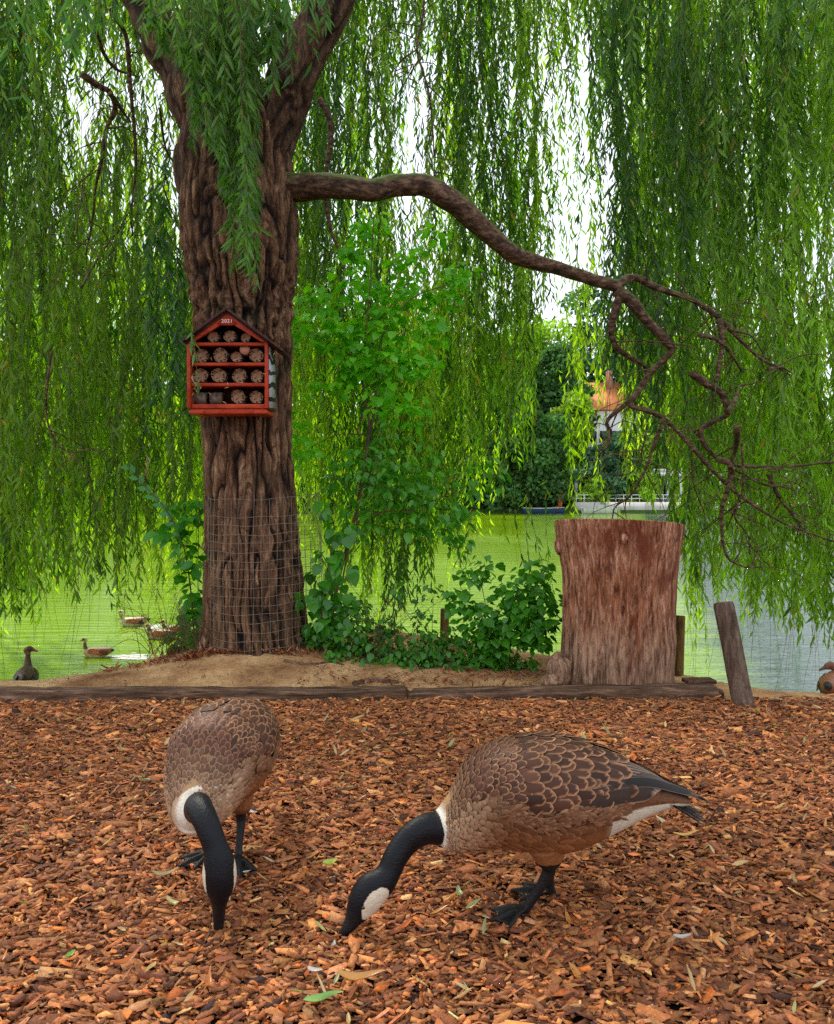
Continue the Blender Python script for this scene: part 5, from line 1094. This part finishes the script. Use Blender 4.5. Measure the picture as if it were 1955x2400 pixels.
    # folded wings
    for sg in (1, -1):
        lst = []
        def wing_rows(x0, x1, L0_, L1_, ta, tb, off, ca0, ca1, rim0, sp=.42, lift=.006, asp=.74, droop=.05):
            xx, tt, LL = rows_of(x0, x1, lambda q: np.interp(q, [x1, x0], [L1_, L0_]), lambda q: (np.interp(q, [x1, x0], [ta[1], ta[0]]), np.interp(q, [x1, x0], [tb[1], tb[0]])), sp, .8, asp)
            N = len(xx); lst.append(feathers(xx, tt*sg, LL*r.uniform(.9, 1.1, N), LL*asp*r.uniform(.85, 1.05, N), cols(N, ca0, ca1), cols(N, rim0, np.array(rim0)*1.3, .16), lift, off, droop=droop))
        # long flight feathers first (underneath)
        def blades(n, xr0, xr1, t0, t1, tipx, tipt, Wd, col, offr, rimc, tipz=0):
            for i in range(n):
                f = i/(max(n-1, 1)); x0 = xr0*(1-f)+xr1*f; th0 = (t0*(1-f)+t1*f); x1 = tipx[0]*(1-f)+tipx[1]*f; th1 = tipt[0]*(1-f)+tipt[1]*f
                m = 16; tq = np.linspace(0, 1, m); xq = x0+(x1-x0)*tq; thq = (th0+(th1-th0)*tq)*sg; xc = np.maximum(xq, STN[0, 0]+.05)
                ofv = (offr+.0016*i*0)*np.ones(m)+.004*np.sin(tq*math.pi); b_, dx, dt, nb_ = body_frame(xc, thq); c_ = b_+nb_*ofv[:, None]; over = xq < xc
                kx = int(np.argmax(over)) if over.any() else m
                if kx < m and kx > 1:
                    d0 = unit(c_[kx-1]-c_[kx-2]); d0 = unit(d0+np.array([0, 0, tipz]))
                    for j in range(kx, m): c_[j] = c_[kx-1]+d0*abs(xq[j]-xq[kx-1])*1.05
                c_ = c_+nb_*(.0006*(n-i)); tdir = unit(np.gradient(c_, axis=0)); s = unit(np.cross(tdir, nb_)); wp = Wd*np.clip(np.minimum(.55+tq*2, (1-tq)*7)**.6, .10, 1)*.5
                Vb = np.stack([c_+s*(wp*k_)[:, None]-nb_*(wp*.15*k_*k_)[:, None] for k_ in (1, .8, 0, -.8, -1)], 1).reshape(-1, 3); Cb = np.tile(np.array(col)*r.uniform(.8, 1.2), (m*5, 1)); Cb = Cb.reshape(m, 5, 3); Cb[:, 0] = rimc; Cb[:, 4] = rimc; Cb[-1] = rimc
                Ub = np.stack([np.tile([1, .9, .5, .1, 0], m), np.repeat(tq, 5)], -1); lst.append((Vb, grid_faces(m, 5), Cb.reshape(-1, 3), Ub))
        dark = (.016, .011, .010); 
        blades(6, -.08, -.12, 1.22, .80, (-.385, -.432), (.55, .30), .026, dark, .005, (.16, .10, .07), .02)
        blades(9, -.02, -.07, 1.42, .62, (-.262, -.325), (1.18, .38), .042, (.050, .028, .020), .004, (.34, .22, .15))
        wing_rows(-.03, -.160, .068, .078, (.25, .16), (1.44, 1.15), .009, (.050, .027, .018), (.090, .046, .029), (.36, .215, .13), .46, .005, .56)
        wing_rows(.075, -.085, .046, .060, (.15, .15), (1.48, 1.45), .008, (.065, .033, .023), (.12, .060, .038), (.42, .26, .155), .42, .005, .70)
        wing_rows(.165, .05, .026, .042, (.55, .18), (1.20, 1.46), .004, (.080, .042, .028), (.14, .07, .043), (.44, .28, .17), .42, .005, .72)
        Vf, Ff, Cf, Uf = stack(lst); wg = mesh_obj('wing', Vf, Ff, M['feather'], body, True, Cf, Uf)
    # tail fan
    lst = []
    for i in range(13):
        f = (i-6)/6; m = 10; tq = np.linspace(0, 1, m); c_ = np.stack([-.285-.115*tq*(1-.10*f*f), f*(.018+.040*tq), .330-.058*tq-.006*abs(f)+.002*(i % 2)+0*tq], -1)
        s = np.tile([0, 1.0, 0], (m, 1)); wp = .024*np.clip(np.minimum(.6+tq*2, (1-tq)*6)**.6, .2, 1)*.5
        Vb = np.stack([c_+s*(wp*k_)[:, None]+[0, 0, -.002*k_*k_] for k_ in (1, .8, 0, -.8, -1)], 1).reshape(-1, 3); lst.append((Vb, grid_faces(m, 5), np.tile([[.012, .010, .010]], (m*5, 1)), np.stack([np.tile([1, .9, .5, .1, 0], m), np.repeat(tq, 5)], -1)))
    Vf, Ff, Cf, Uf = stack(lst); mesh_obj('tail', Vf, Ff, M['feather'], body, True, Cf, Uf)
    # underside of the tail coverts: white
    return root
ZG = lambda x, y, d: P(760+x/1.887, 1680+y/1.887, d)
neck = [(ZG(508, 490, 1.99), .043, .040), (ZG(455, 496, 1.98), .0385, .034), (ZG(405, 518, 1.97), .0365, .032), (ZG(355, 562, 1.96), .034, .030), (ZG(315, 622, 1.945), .032, .029), (ZG(288, 682, 1.935), .031, .029)]
head = [(ZG(258, 728, 1.925), .037, .031), (ZG(215, 762, 1.92), .044, .036), (ZG(180, 808, 1.915), .042, .035), (ZG(148, 862, 1.91), .032, .027), (ZG(124, 902, 1.905), .021, .018), (ZG(97, 942, 1.90), .014, .014), (ZG(70, 976, 1.90), .008, .011)]
feet = [(P(1232, 2158, 1.975)*[1, 1, 0], P(1288, 2040, 1.965), math.pi+.50), (P(1292, 2126, 2.06)*[1, 1, 0], P(1284, 2040, 2.05), math.pi-.10)]
X0 = .338
goose('Canada goose in profile with black neck stretched down to the chips at the right', (X0, 2.0, 0), math.pi, neck, head, feet, 1)
ZL = lambda x, y, d: P(330+x/3.551, 1600+y/3.551, d)
neck = [(ZL(480, 1075, 2.055), .043, .041), (ZL(476, 1040, 2.005), .0385, .036), (ZL(490, 1050, 1.960), .0355, .033), (ZL(530, 1130, 1.925), .034, .031), (ZL(580, 1250, 1.905), .033, .030), (ZL(618, 1360, 1.895), .032, .030)]
head = [(ZL(645, 1460, 1.890), .038, .036), (ZL(655, 1570, 1.890), .044, .041), (ZL(658, 1680, 1.893), .042, .038), (ZL(655, 1780, 1.897), .031, .025), (ZL(652, 1870, 1.90), .021, .0175), (ZL(650, 1960, 1.902), .014, .0145), (ZL(648, 2050, 1.902), .009, .012)]
FY = math.atan2(-.99, -.13)
feet = [(P(497, 2030, 2.28)*[1, 1, 0], P(490, 1970, 2.35)*[1, 1, 0]+[0, 0, .12], math.radians(-135)), (P(558, 2040, 2.25)*[1, 1, 0], P(565, 1950, 2.30)*[1, 1, 0]+[0, 0, .125], math.radians(-72))]
goose('Canada goose facing us, head down between its feet at the left', (-.574, 2.33, 0), FY, neck, head, feet, 2, (1, .28, 0), 2.75)

# ------------------------------------------------------------------ Egyptian geese on the pond and bank
def small_goose(name, label, cat, loc, yaw, swim=True, scale=1.0, colors=None, look=0.0, seed=0, neckup=1.0, group=None, wingcol=(.45, .14, .05), back=False):
    r = np.random.default_rng(seed); root = thing(name, label, cat, loc, yaw, group); s = scale; mb = MB()
    body_ = [(-.26, .135, .012, .012), (-.20, .13, .04, .035), (-.10, .105, .075, .075), (0, .085, .092, .090), (.10, .085, .086, .084), (.17, .10, .066, .064), (.205, .125, .045, .042)]
    pts = [np.array([a, 0, b+.0])*s for a, b, c, d in body_]; V, f, c = loft(pts, [q[2]*s for q in body_], [q[3]*s for q in body_], [0, 1., 0], 24); mb.add(V, f)
    cl_, sl_ = math.cos(look), math.sin(look)
    nk = [(.165, .115, .048), (.205, .165, .033), (.212, .215*neckup, .024), (.212, .255*neckup, .022)]
    h0 = np.array([.212, 0, .282*neckup]); hp = [h0+np.array([cl_*a, sl_*a, b]) for a, b in ((-.016, .0), (.008, .010), (.032, .004), (.052, -.006), (.070, -.011), (.086, -.013))]
    if back:
        h0 = np.array([.035, .02, .200]); hp = [h0+np.array([cl_*a, sl_*a, b]) for a, b in ((-.016, .0), (.008, .010), (.032, .004), (.052, -.006), (.070, -.014), (.088, -.022))]; nk = [(.165, .115, .048), (.195, .165, .032), (.150, .205, .025), (.085, .208, .023)]
    allp = [np.array([a, 0, b])*s for a, b, _ in nk]+[q*s for q in hp]; ra = [q[2]*s for q in nk]+[q*s for q in (.025, .0275, .024, .013, .009, .006)]; rb = [q[2]*s*.95 for q in nk]+[q*s for q in (.021, .024, .021, .012, .010, .007)]
    V, f, c = loft(allp, ra, rb, [-.3*sl_, 1., .001], 16); mb.add(V, f)
    if not swim:
        for sg in (-1, 1):
            V, f, c = loft([np.array([.0, sg*.035, .04])*s, np.array([-.01, sg*.04, -.04])*s, np.array([.0, sg*.04, -.11])*s, np.array([.0, sg*.04, -.175])*s], [.03*s, .014*s, .007*s, .007*s], [.025*s, .012*s, .007*s, .007*s], [0, 1, 0], 10); mb.add(V, f)
            mb.add([(np.array(q)*s+np.array([0, sg*.04, -.178])*s) for q in ((0, 0, 0), (.07, -.03, 0), (.08, 0, 0), (.07, .03, 0), (0, 0, .008), (.07, -.03, .008), (.08, 0, .008), (.07, .03, .008))], [(3, 2, 1, 0), (4, 5, 6, 7), (0, 1, 5, 4), (1, 2, 6, 5), (2, 3, 7, 6), (3, 0, 4, 7)])
    me = remesh(mb, .0055*s, 3); me.name = 'body'; n_ = len(me.vertices); V = np.zeros(n_*3, np.float32); me.vertices.foreach_get('co', V); V = V.reshape(-1, 3).astype(float)/s; x, y, z = V.T
    cs = colors or dict(breast=(.50, .33, .18), back=(.30, .13, .065), belly=(.62, .50, .34), head=(.55, .42, .28), eye=(.14, .05, .025), neck=(.16, .09, .05), bill=(.45, .18, .12))
    k = {a: np.array(b) for a, b in cs.items()}; nz = fbm(V*40, 3, seed)[:, None]
    S = lambda v, a, b: np.clip((v-a)/(b-a), 0, 1)[:, None]
    C = k['belly']*(1-S(z, .05, .10))+k['back']*S(z, .05, .10); C = C*(1-S(x, .08, .18))+k['breast']*S(x, .08, .18); C[(x < -.225)] = [.02, .018, .015]
    nk_ = (x > .15)&(z > .15); C[nk_] = k['neck']; hd_ = (z > .245*neckup)&(x > .13); C[hd_] = k['head']
    if back: hd_ = seg_param(V, np.array(hp))[1] < .034; C[hd_] = k['head']
    ec = h0+np.array([cl_*.016, sl_*.016, .012]); de = np.linalg.norm((V-ec)*[1, 1, 1.15], axis=1); C[hd_&(de < .030)&(np.abs((V-h0)@np.array([-sl_, cl_, 0])) > .012)] = k['eye']
    uu = (V-h0)@np.array([cl_, sl_, 0]); C[hd_&(uu > .041)] = k['bill']
    if not swim: C[z < -.055] = [.45, .16, .10]
    C = C*(.7+.6*nz); me.materials.clear(); me.materials.append(M['goose']); a_ = me.color_attributes.new('Col', 'FLOAT_COLOR', 'POINT'); cb = np.ones((n_, 4), np.float32); cb[:, :3] = np.clip(C, 0, 1); a_.data.foreach_set('color', cb.ravel()); me.polygons.foreach_set('use_smooth', np.ones(len(me.polygons), bool))
    body = bpy.data.objects.new('body', me); COL.objects.link(body); body.parent = root
    for sg in (-1, 1):                                 # folded wing: overlapping feather blades
        rows = []; N = 46; fx = r.random(N); xx = .12-.22*fx; zz = .15-.055*r.random(N)-.02*fx; yy = np.sqrt(np.clip(1-((zz-.09)/.088)**2, .05, 1))*np.interp(xx, [-.2, -.1, 0, .12], [.04, .075, .088, .080])+.006
        pos = np.stack([xx, sg*yy, zz], -1)*s; dv = unit(np.stack([-np.ones(N), -sg*.25*fx, .10-.2*r.random(N)], -1)); nr = unit(np.stack([0*xx, sg*np.ones(N), .6+0*xx], -1))
        c = np.array(wingcol)*(r.uniform(.6, 1.4, (N, 1))); c[fx > .75] = [.03, .03, .03] if seed % 2 else c[fx > .75]*.4
        v, f, c = leaf_mesh(pos, dv, nr, (.06+.05*fx)*s, .032*s, c, .05, -.03, 'ovate'); mesh_obj('wing', v, f[0], M['goose'], body, True, c)
    for sg in (-1, 1):
        e = (h0+np.array([cl_*.018, sl_*.018, .013])+np.array([-sl_, cl_, 0])*sg*.0215)*s; u_ = np.linspace(0, math.pi, 6); w2 = np.linspace(0, 2*math.pi, 8, endpoint=False); U, W = np.meshgrid(u_, w2, indexing='ij')
        mesh_obj('eye', (e+.0045*s*np.stack([np.sin(U)*np.cos(W), np.sin(U)*np.sin(W), np.cos(U)], -1)).reshape(-1, 3), grid_faces(6, 8, True), M['eye'], body, True)
    return root
HW = HC+1.2
def on_water(x, y): d = HW*F/(y*DS-YH); return tuple(P(x*DS, y*DS, d)*[1, 1, 0]+[0, 0, -1.225])
pale = dict(breast=(.60, .50, .36), back=(.45, .30, .18), belly=(.70, .62, .48), head=(.66, .56, .42), eye=(.30, .16, .08), neck=(.50, .38, .25), bill=(.45, .22, .16))
small_goose('egyptian_goose', 'pale goose swimming farthest out on the green pond', 'goose', on_water(280, 1303), math.pi, True, 1.05, pale, 0, 11, .9, 'geese swimming on the pond')
small_goose('egyptian_goose', 'dark necked goose swimming and leaving a white wake', 'goose', on_water(204, 1367), math.pi-.1, True, .92, None, .1, 12, 1.0, 'geese swimming on the pond')
small_goose('egyptian_goose', 'brown goose swimming, half hidden by the wiry weed, left of its pair', 'goose', on_water(335, 1330), math.pi-.2, True, 1.02, None, 0, 13, .78, 'geese swimming on the pond')
small_goose('egyptian_goose', 'goose behind its neighbour, nearest the trunk, back turned rusty', 'goose', on_water(368, 1319), math.pi+.5, True, 1.0, None, .3, 14, .85, 'geese swimming on the pond')
# standing at the bank on the left, back turned; resting at the right edge
dk = dict(breast=(.12, .065, .04), back=(.09, .05, .032), belly=(.14, .08, .05), head=(.13, .07, .04), eye=(.05, .02, .012), neck=(.07, .04, .025), bill=(.25, .08, .05))
lg = PD(54, 1410, 5.15)
small_goose('egyptian_goose', 'dark brown goose at the left edge behind the sandy bank, head turned right', 'goose', (PD(54, 0, 5.5)[0], 5.5, -.285), R(113), False, .85, dk, R(-95), 15, 1.0, wingcol=(.10, .055, .035))
gr_ = dict(breast=(.20, .09, .045), back=(.26, .10, .05), belly=(.05, .045, .06), head=(.20, .10, .06), eye=(.16, .06, .03), neck=(.30, .15, .08), bill=(.12, .06, .05))
rg = PD(1735, 1455, 4.45)
small_goose('egyptian_goose', 'resting brown goose with its head laid back, cut by the right edge of the picture', 'goose', (P(1957, 0, 4.36)[0], 4.36, -.065), R(52), True, .90, gr_, R(128), 16, 1.0, wingcol=(.20, .09, .05), back=True)
# wake
def ripple_strip(x0, x1, y, n, seed, label, spread=14):
    r = np.random.default_rng(seed); V = []; f = []; k = 0
    for i in range(n):
        xx = r.uniform(x0, x1); yy = y+r.normal(0, 3)*(xx-x0)/(x1-x0+1e-6)*1.2; c0 = np.array(on_water(xx, yy)); c0[2] = -1.1965; L = r.uniform(.04, .20); Wd = r.uniform(.012, .035)
        V += [c0+[-L, 0, 0], c0+[0, -Wd, .004], c0+[L, 0, 0], c0+[0, Wd, .004]]; f.append([k, k+1, k+2, k+3]); k += 4
    o = mesh_obj('wake_foam', V, f, M['plume'], None, True); tag(o, label, kind='stuff')
ripple_strip(212, 300, 1368, 70, 4, 'white wake streaks trailing behind the swimming goose'); ripple_strip(300, 332, 1306, 22, 5, 'thin white ripples behind the farthest goose')

# ------------------------------------------------------------------ far shore
def far_tree(x, ytop, wpx, d, seed, tone, label, n=11000, base=0.0, ybot=1190):
    r = np.random.default_rng(seed); b0 = P(x*DS, 0, d); zt_ = HC-(ytop*DS-YH)/F*d; H = zt_-base; Wm = wpx*DS/F*d/2
    t = thing('tree', label, 'tree', (b0[0], d, base-.6), 0, 'trees on the far shore')
    nb = 60; bc = np.stack([r.normal(0, .42, nb)*Wm, r.normal(0, .4, nb)*Wm, base+H*(.0+.94*r.random(nb)**.95)], -1)
    bc[:, :2] *= (1.12-.65*((bc[:, 2]-base)/H)**1.6)[:, None]; br = Wm*r.uniform(.22, .42, nb); br = np.minimum(br, np.maximum(.8, zt_-bc[:, 2])+.4)
    k = r.integers(0, nb, n); q = unit(r.normal(0, 1, (n, 3)))*(.55+.45*r.random((n, 1))**.5); pos = bc[k]+q*br[k][:, None]*[1, 1, .8]+[b0[0], d, 0]; pos[:, 2] = np.maximum(pos[:, 2], base-1.6+.2*r.random(n))
    dv = unit(r.normal(0, 1, (n, 3))+[0, 0, -.4]); nr = unit(q+r.normal(0, .45, (n, 3))); ll = .62*r.uniform(.6, 1.3, n)*d/100
    cv = np.array(tone)*(r.uniform(.65, 1.4, (nb, 1))[k])*r.uniform(.75, 1.3, (n, 1)); v, f, c = leaf_mesh(pos, dv, nr, ll, ll*.7, cv, .15, .1, 'kite')
    o = mesh_obj('crown', v, f, M['far_leaf'], None, False, c); reparent(o, t)
    c_ = catmull([[b0[0], d, base-1.5], [b0[0]+r.normal(0, .3), d, base+H*.4], [b0[0]+r.normal(0, .6), d, base+H*.8]], 12); v, f = tube(c_, np.linspace(.45, .12, 12), 8); o = mesh_obj('trunk', v, f, M['post'], None, True); reparent(o, t)
DG, MG, YG, BG = (.055, .15, .030), (.11, .26, .025), (.26, .44, .03), (.065, .16, .075)
for i, (x, yt, w_, d, tone, lab) in enumerate([
    (-120, 560, 300, 104, MG, 'mid green tree beyond the pond past the left edge of the leaf curtain'), (40, 470, 260, 112, YG, 'yellow green tree across the pond at the far left'), (150, 600, 220, 104, MG, 'green tree across the pond behind the left leaf curtain'),
    (300, 520, 250, 118, YG, 'tall yellow green tree behind the peach house'), (400, 640, 190, 103, MG, 'green tree on the far shore just left of the willow trunk'), (560, 560, 260, 116, MG, 'green tree on the far shore hidden behind the willow trunk'), (660, 700, 170, 103, DG, 'dark rounded tree on the far shore just right of the trunk'),
    (760, 640, 220, 108, MG, 'green tree across the pond behind the bright sapling'), (905, 660, 220, 106, MG, 'green tree across the pond right of the bright sapling'), (1030, 770, 200, 99.5, DG, 'dark tree at the waterline left of the blue boat'), (1120, 860, 150, 98.6, DG, 'low dark tree hanging over the blue boat'),
    (1100, 640, 190, 128, YG, 'pale yellow green treetop above the dark waterside trees'), (1225, 575, 190, 135, BG, 'tall bluish green tree rising above the house with the orange roof'), (1195, 810, 90, 104, YG, 'small bright yellow green tree before the orange roof'), (1345, 640, 190, 128, MG, 'tree behind the crooked willow branches'),
    (1060, 690, 170, 119, MG, 'leafy mid green tree rising behind the dark waterside trees'), (1160, 700, 150, 115, DG, 'dark green tree just left of the orange roof'), (1290, 690, 150, 137, DG, 'tall dark tree directly behind the orange roof'), (960, 720, 170, 112, YG, 'yellow green tree between the sapling and the dark waterside trees'),
    (1170, 850, 110, 108, MG, 'bushy green tree left of the small bright yellow one'), (1400, 830, 150, 110, MG, 'green tree before the white pavilion roof, left part'), (1330, 900, 90, 100, YG, 'little bright tree right of the round bluish bush'), (1570, 880, 130, 99, MG, 'low green tree standing before the middle of the pavilion'),
    (1280, 905, 120, 101, BG, 'round bluish green bush tree on the shore behind the stump'), (1480, 740, 240, 124, YG, 'bright green tree behind the white pavilion'), (1620, 860, 240, 130, MG, 'green tree at the right behind the pavilion roof'), (1770, 900, 260, 122, YG, 'yellow green tree beyond the right edge of the pavilion'), (1900, 890, 260, 112, MG, 'green tree far right beyond the pond')]):
    far_tree(x, yt, w_, d, 300+i, tone, lab)
def bush_row(x, ytop, wpx, d, seed, tone, label): far_tree(x, ytop, wpx, d, seed, tone, label, 4200)
for i, (x, yt, w_, tone, lab) in enumerate([(-40, 985, 170, DG, 'dark waterside bush at the far left shore'), (90, 1000, 150, MG, 'green waterside bush left on the far shore'), (230, 1010, 120, DG, 'dark waterside bush below the peach house'), (345, 1000, 130, DG, 'dark bush on the far shore left of the trunk'), (500, 985, 170, DG, 'waterside bush hidden behind the willow trunk'), (640, 985, 110, BG, 'bluish bush on the far shore beside the trunk'), (740, 1000, 130, DG, 'dark bush on the far shore behind the sapling'), (870, 985, 150, MG, 'green waterside bush behind the lower sapling'), (985, 965, 120, DG, 'dark bush at the waterline right of the saplings'), (1240, 1000, 60, YG, 'small yellow bush right of the blue boat')]):
    bush_row(x, yt, w_, 98.2, 400+i, tone, lab)

def building(name, label, cat, x0, x1, ytop, d, depth, mat, base=.2, roofmat=None, rise=3.0, win=None, flat=False):
    a, b = P(x0*DS, 0, d)[0], P(x1*DS, 0, d)[0]; zt_ = HC-(ytop*DS-YH)/F*d; t = thing(name, label, cat, ((a+b)/2, d, base-.8))
    m = MB(); m.box(((a+b)/2, d+depth/2, (zt_+base-1.2)/2), (b-a, depth, zt_-base+1.2)); w_ = part('wall', m, mat, t, t)
    if roofmat and not flat:
        m = MB(); o_ = .5; v = [(a-o_, d-o_, zt_), (b+o_, d-o_, zt_), (b+o_, d+depth+o_, zt_), (a-o_, d+depth+o_, zt_), (a+(b-a)*.22, d+depth/2, zt_+rise), (b-(b-a)*.22, d+depth/2, zt_+rise)]
        v = v+[(p[0], p[1], p[2]-.25) for p in v[:4]]; m.add(v, [(0, 1, 5, 4), (1, 2, 5), (2, 3, 4, 5), (3, 0, 4), (0, 6, 7, 1), (1, 7, 8, 2), (2, 8, 9, 3), (3, 9, 6, 0), (9, 8, 7, 6)]); rf = part('roof', m, roofmat, t, t)
        m = MB(); m.box((a+(b-a)*.6, d+depth*.4, zt_+rise*.9), (.9, .9, rise*.9)); part('chimney', m, 'brick', rf, t)
    for c_, r_, ww, wh, nx, nz_ in win or []:
        for i in range(nx):
            for j in range(nz_):
                wx_ = a+(b-a)*(i+.5)/nx; wz = c_+j*r_; m = MB(); m.box((wx_, d-.02, wz), (ww+.3, .12, wh+.3)); fr_ = part('window', m, 'render_white', t, t); m = MB(); m.box((wx_, d-.06, wz), (ww, .12, wh)); part('pane', m, 'window', fr_, t)
    return t, a, b, zt_
building('house', 'peach coloured house with dark windows showing through the left leaf curtain', 'house', 236, 372, 880, 112, 9, 'render_peach', roofmat='tile', rise=3.2, win=[(3.0, 3.0, 1.1, 1.5, 4, 3)])
building('house', 'white house with a bright orange hipped roof behind the shoreline trees', 'house', 1200, 1335, 852, 122, 10, 'render_white', roofmat='tile', rise=5.0, win=[(4.0, 3.2, 1.2, 1.7, 6, 3)])
building('house', 'apricot house wall between dark trees left of the orange roof', 'house', 1150, 1222, 905, 112, 8, 'render_peach', roofmat='tile', rise=2.0, win=[(3.2, 3.0, 1.0, 1.4, 3, 2)])
building('apartment_building', 'tall pink brick building top peeping over trees behind the sapling', 'building', 790, 850, 640, 150, 12, 'brick', roofmat='tile', rise=4, win=[(8, 3.4, 1.2, 1.7, 3, 8)])
# long white lakeside pavilion with colonnade and parapet
pa_, pb_ = PD(1185, 0, 103)[0], PD(1760, 0, 103)[0]
pv = thing('pavilion', 'long low white lakeside pavilion with columns and parapet behind the crooked branches', 'pavilion', ((pa_+pb_)/2, 103, 0))
def pbox(name, x, y, z, sx, sy, sz, mat='render_white', parent=None):
    m = MB(); m.box((x, y, z), (sx, sy, sz)); return part(name, m, mat, parent or pv, pv)
mxp = (pa_+pb_)/2; Wp = pb_-pa_
pbox('wall', mxp, 107, 1.7, Wp, 4, 3.4, 'stone'); rf = pbox('roof', mxp, 104.8, 3.75, Wp+1, 9, .5)
pbox('parapet', mxp, 100.6, 4.25, Wp+1, .3, .5, parent=rf)
for i in range(22): pbox('column', pa_+.5+i*(Wp-1)/21, 101, 1.6, .42, .42, 3.76)
for i in range(12): f_ = pbox('window', pa_+2+i*(Wp-4)/11, 104.97, 1.8, 1.5, .1, 1.9, 'window')
m = MB(); m.box((55+20, 97.0, -.65), (126, 1.0, 1.7)); o = m.build('quay_wall', M['stone'], None); tag(o, 'pale stone quay wall along the far shore at the right', 'wall')
o.location.x = PD(1195, 0, 97)[0]+63-75
m = MB(); x_ = PD(1200, 0, 96.8)[0]
for i in range(46): m.tube([(x_+i*1.0, 97.0, .19), (x_+i*1.0, 97.0, 1.1)], .06, 6)
for z_ in (1.1, .65): m.tube([(x_, 97.0, z_), (x_+45, 97.0, z_)], .06, 6)
o = m.build('railing', M['render_white'], None); tag(o, 'white railing on top of the far quay wall', 'railing')
def boat(name, label, xc, L, d, hullmat, deck, seed, yaw=0.0, extra=None):
    t = thing(name, label, 'boat', (PD(xc, 0, d)[0], d, -1.2), yaw); n = 14; V = []; 
    for i in range(n):
        u = i/(n-1); w_ = .85*math.sin(math.pi*min(u*.62+.28, 1))**.7*(1-.25*u); x = (u-.5)*L; sh = .62+.25*abs(u-.4)**1.5
        V += [(x, -w_, sh), (x*.97, -w_*.8, .05), (x*.95, 0, -.12), (x*.97, w_*.8, .05), (x, w_, sh)]
    f = [list(q) for q in grid_faces(n, 5)]+[[0, 1, 2, 3, 4], [5*(n-1)+k for k in (4, 3, 2, 1, 0)]]; h = mesh_obj('hull', V, f, M[hullmat], t, True)
    V2 = []; 
    for i in range(n): V2 += [tuple(np.array(V[5*i])+[0, -.03, .06]), tuple(np.array(V[5*i])+[0, .02, -.06]), tuple(np.array(V[5*i+4])+[0, -.02, -.06]), tuple(np.array(V[5*i+4])+[0, .03, .06])]
    mesh_obj('gunwale', V2, [list(q) for q in grid_faces(n, 4)], M['boat_white'], t, False)
    for k, xx in enumerate((-.25, .05, .3)):
        b = MB(); b.box((xx*L, 0, .62), (.35, 1.25, .10)); o = b.build('seat', M[deck], None); o.parent = t
    return t
bt = boat('rowing_boat', 'dark blue boat with white rim moored by the far shore', 1131, 5.2, 95.5, 'navy', 'orange_cloth', 1)
m = MB(); m.tube([(0, 0, 0), (0, 0, .5), (0, 0, 1.3), (0, 0, 1.75)], [.10, .26, .22, .05], 12); o = m.build('furled_parasol', M['orange_cloth'], None, True); o.location = (bt.location.x+2.1, 95.5, -.55); tag(o, 'orange red furled cloth standing at the stern of the blue boat', 'parasol')
boat('rowing_boat', 'white boat moored at the quay behind the stump', 1250, 4.6, 95.4, 'boat_white', 'stone', 2)
boat('rowing_boat', 'white boat moored at the quay right of the stump', 1500, 5.5, 95.4, 'boat_white', 'navy', 3)
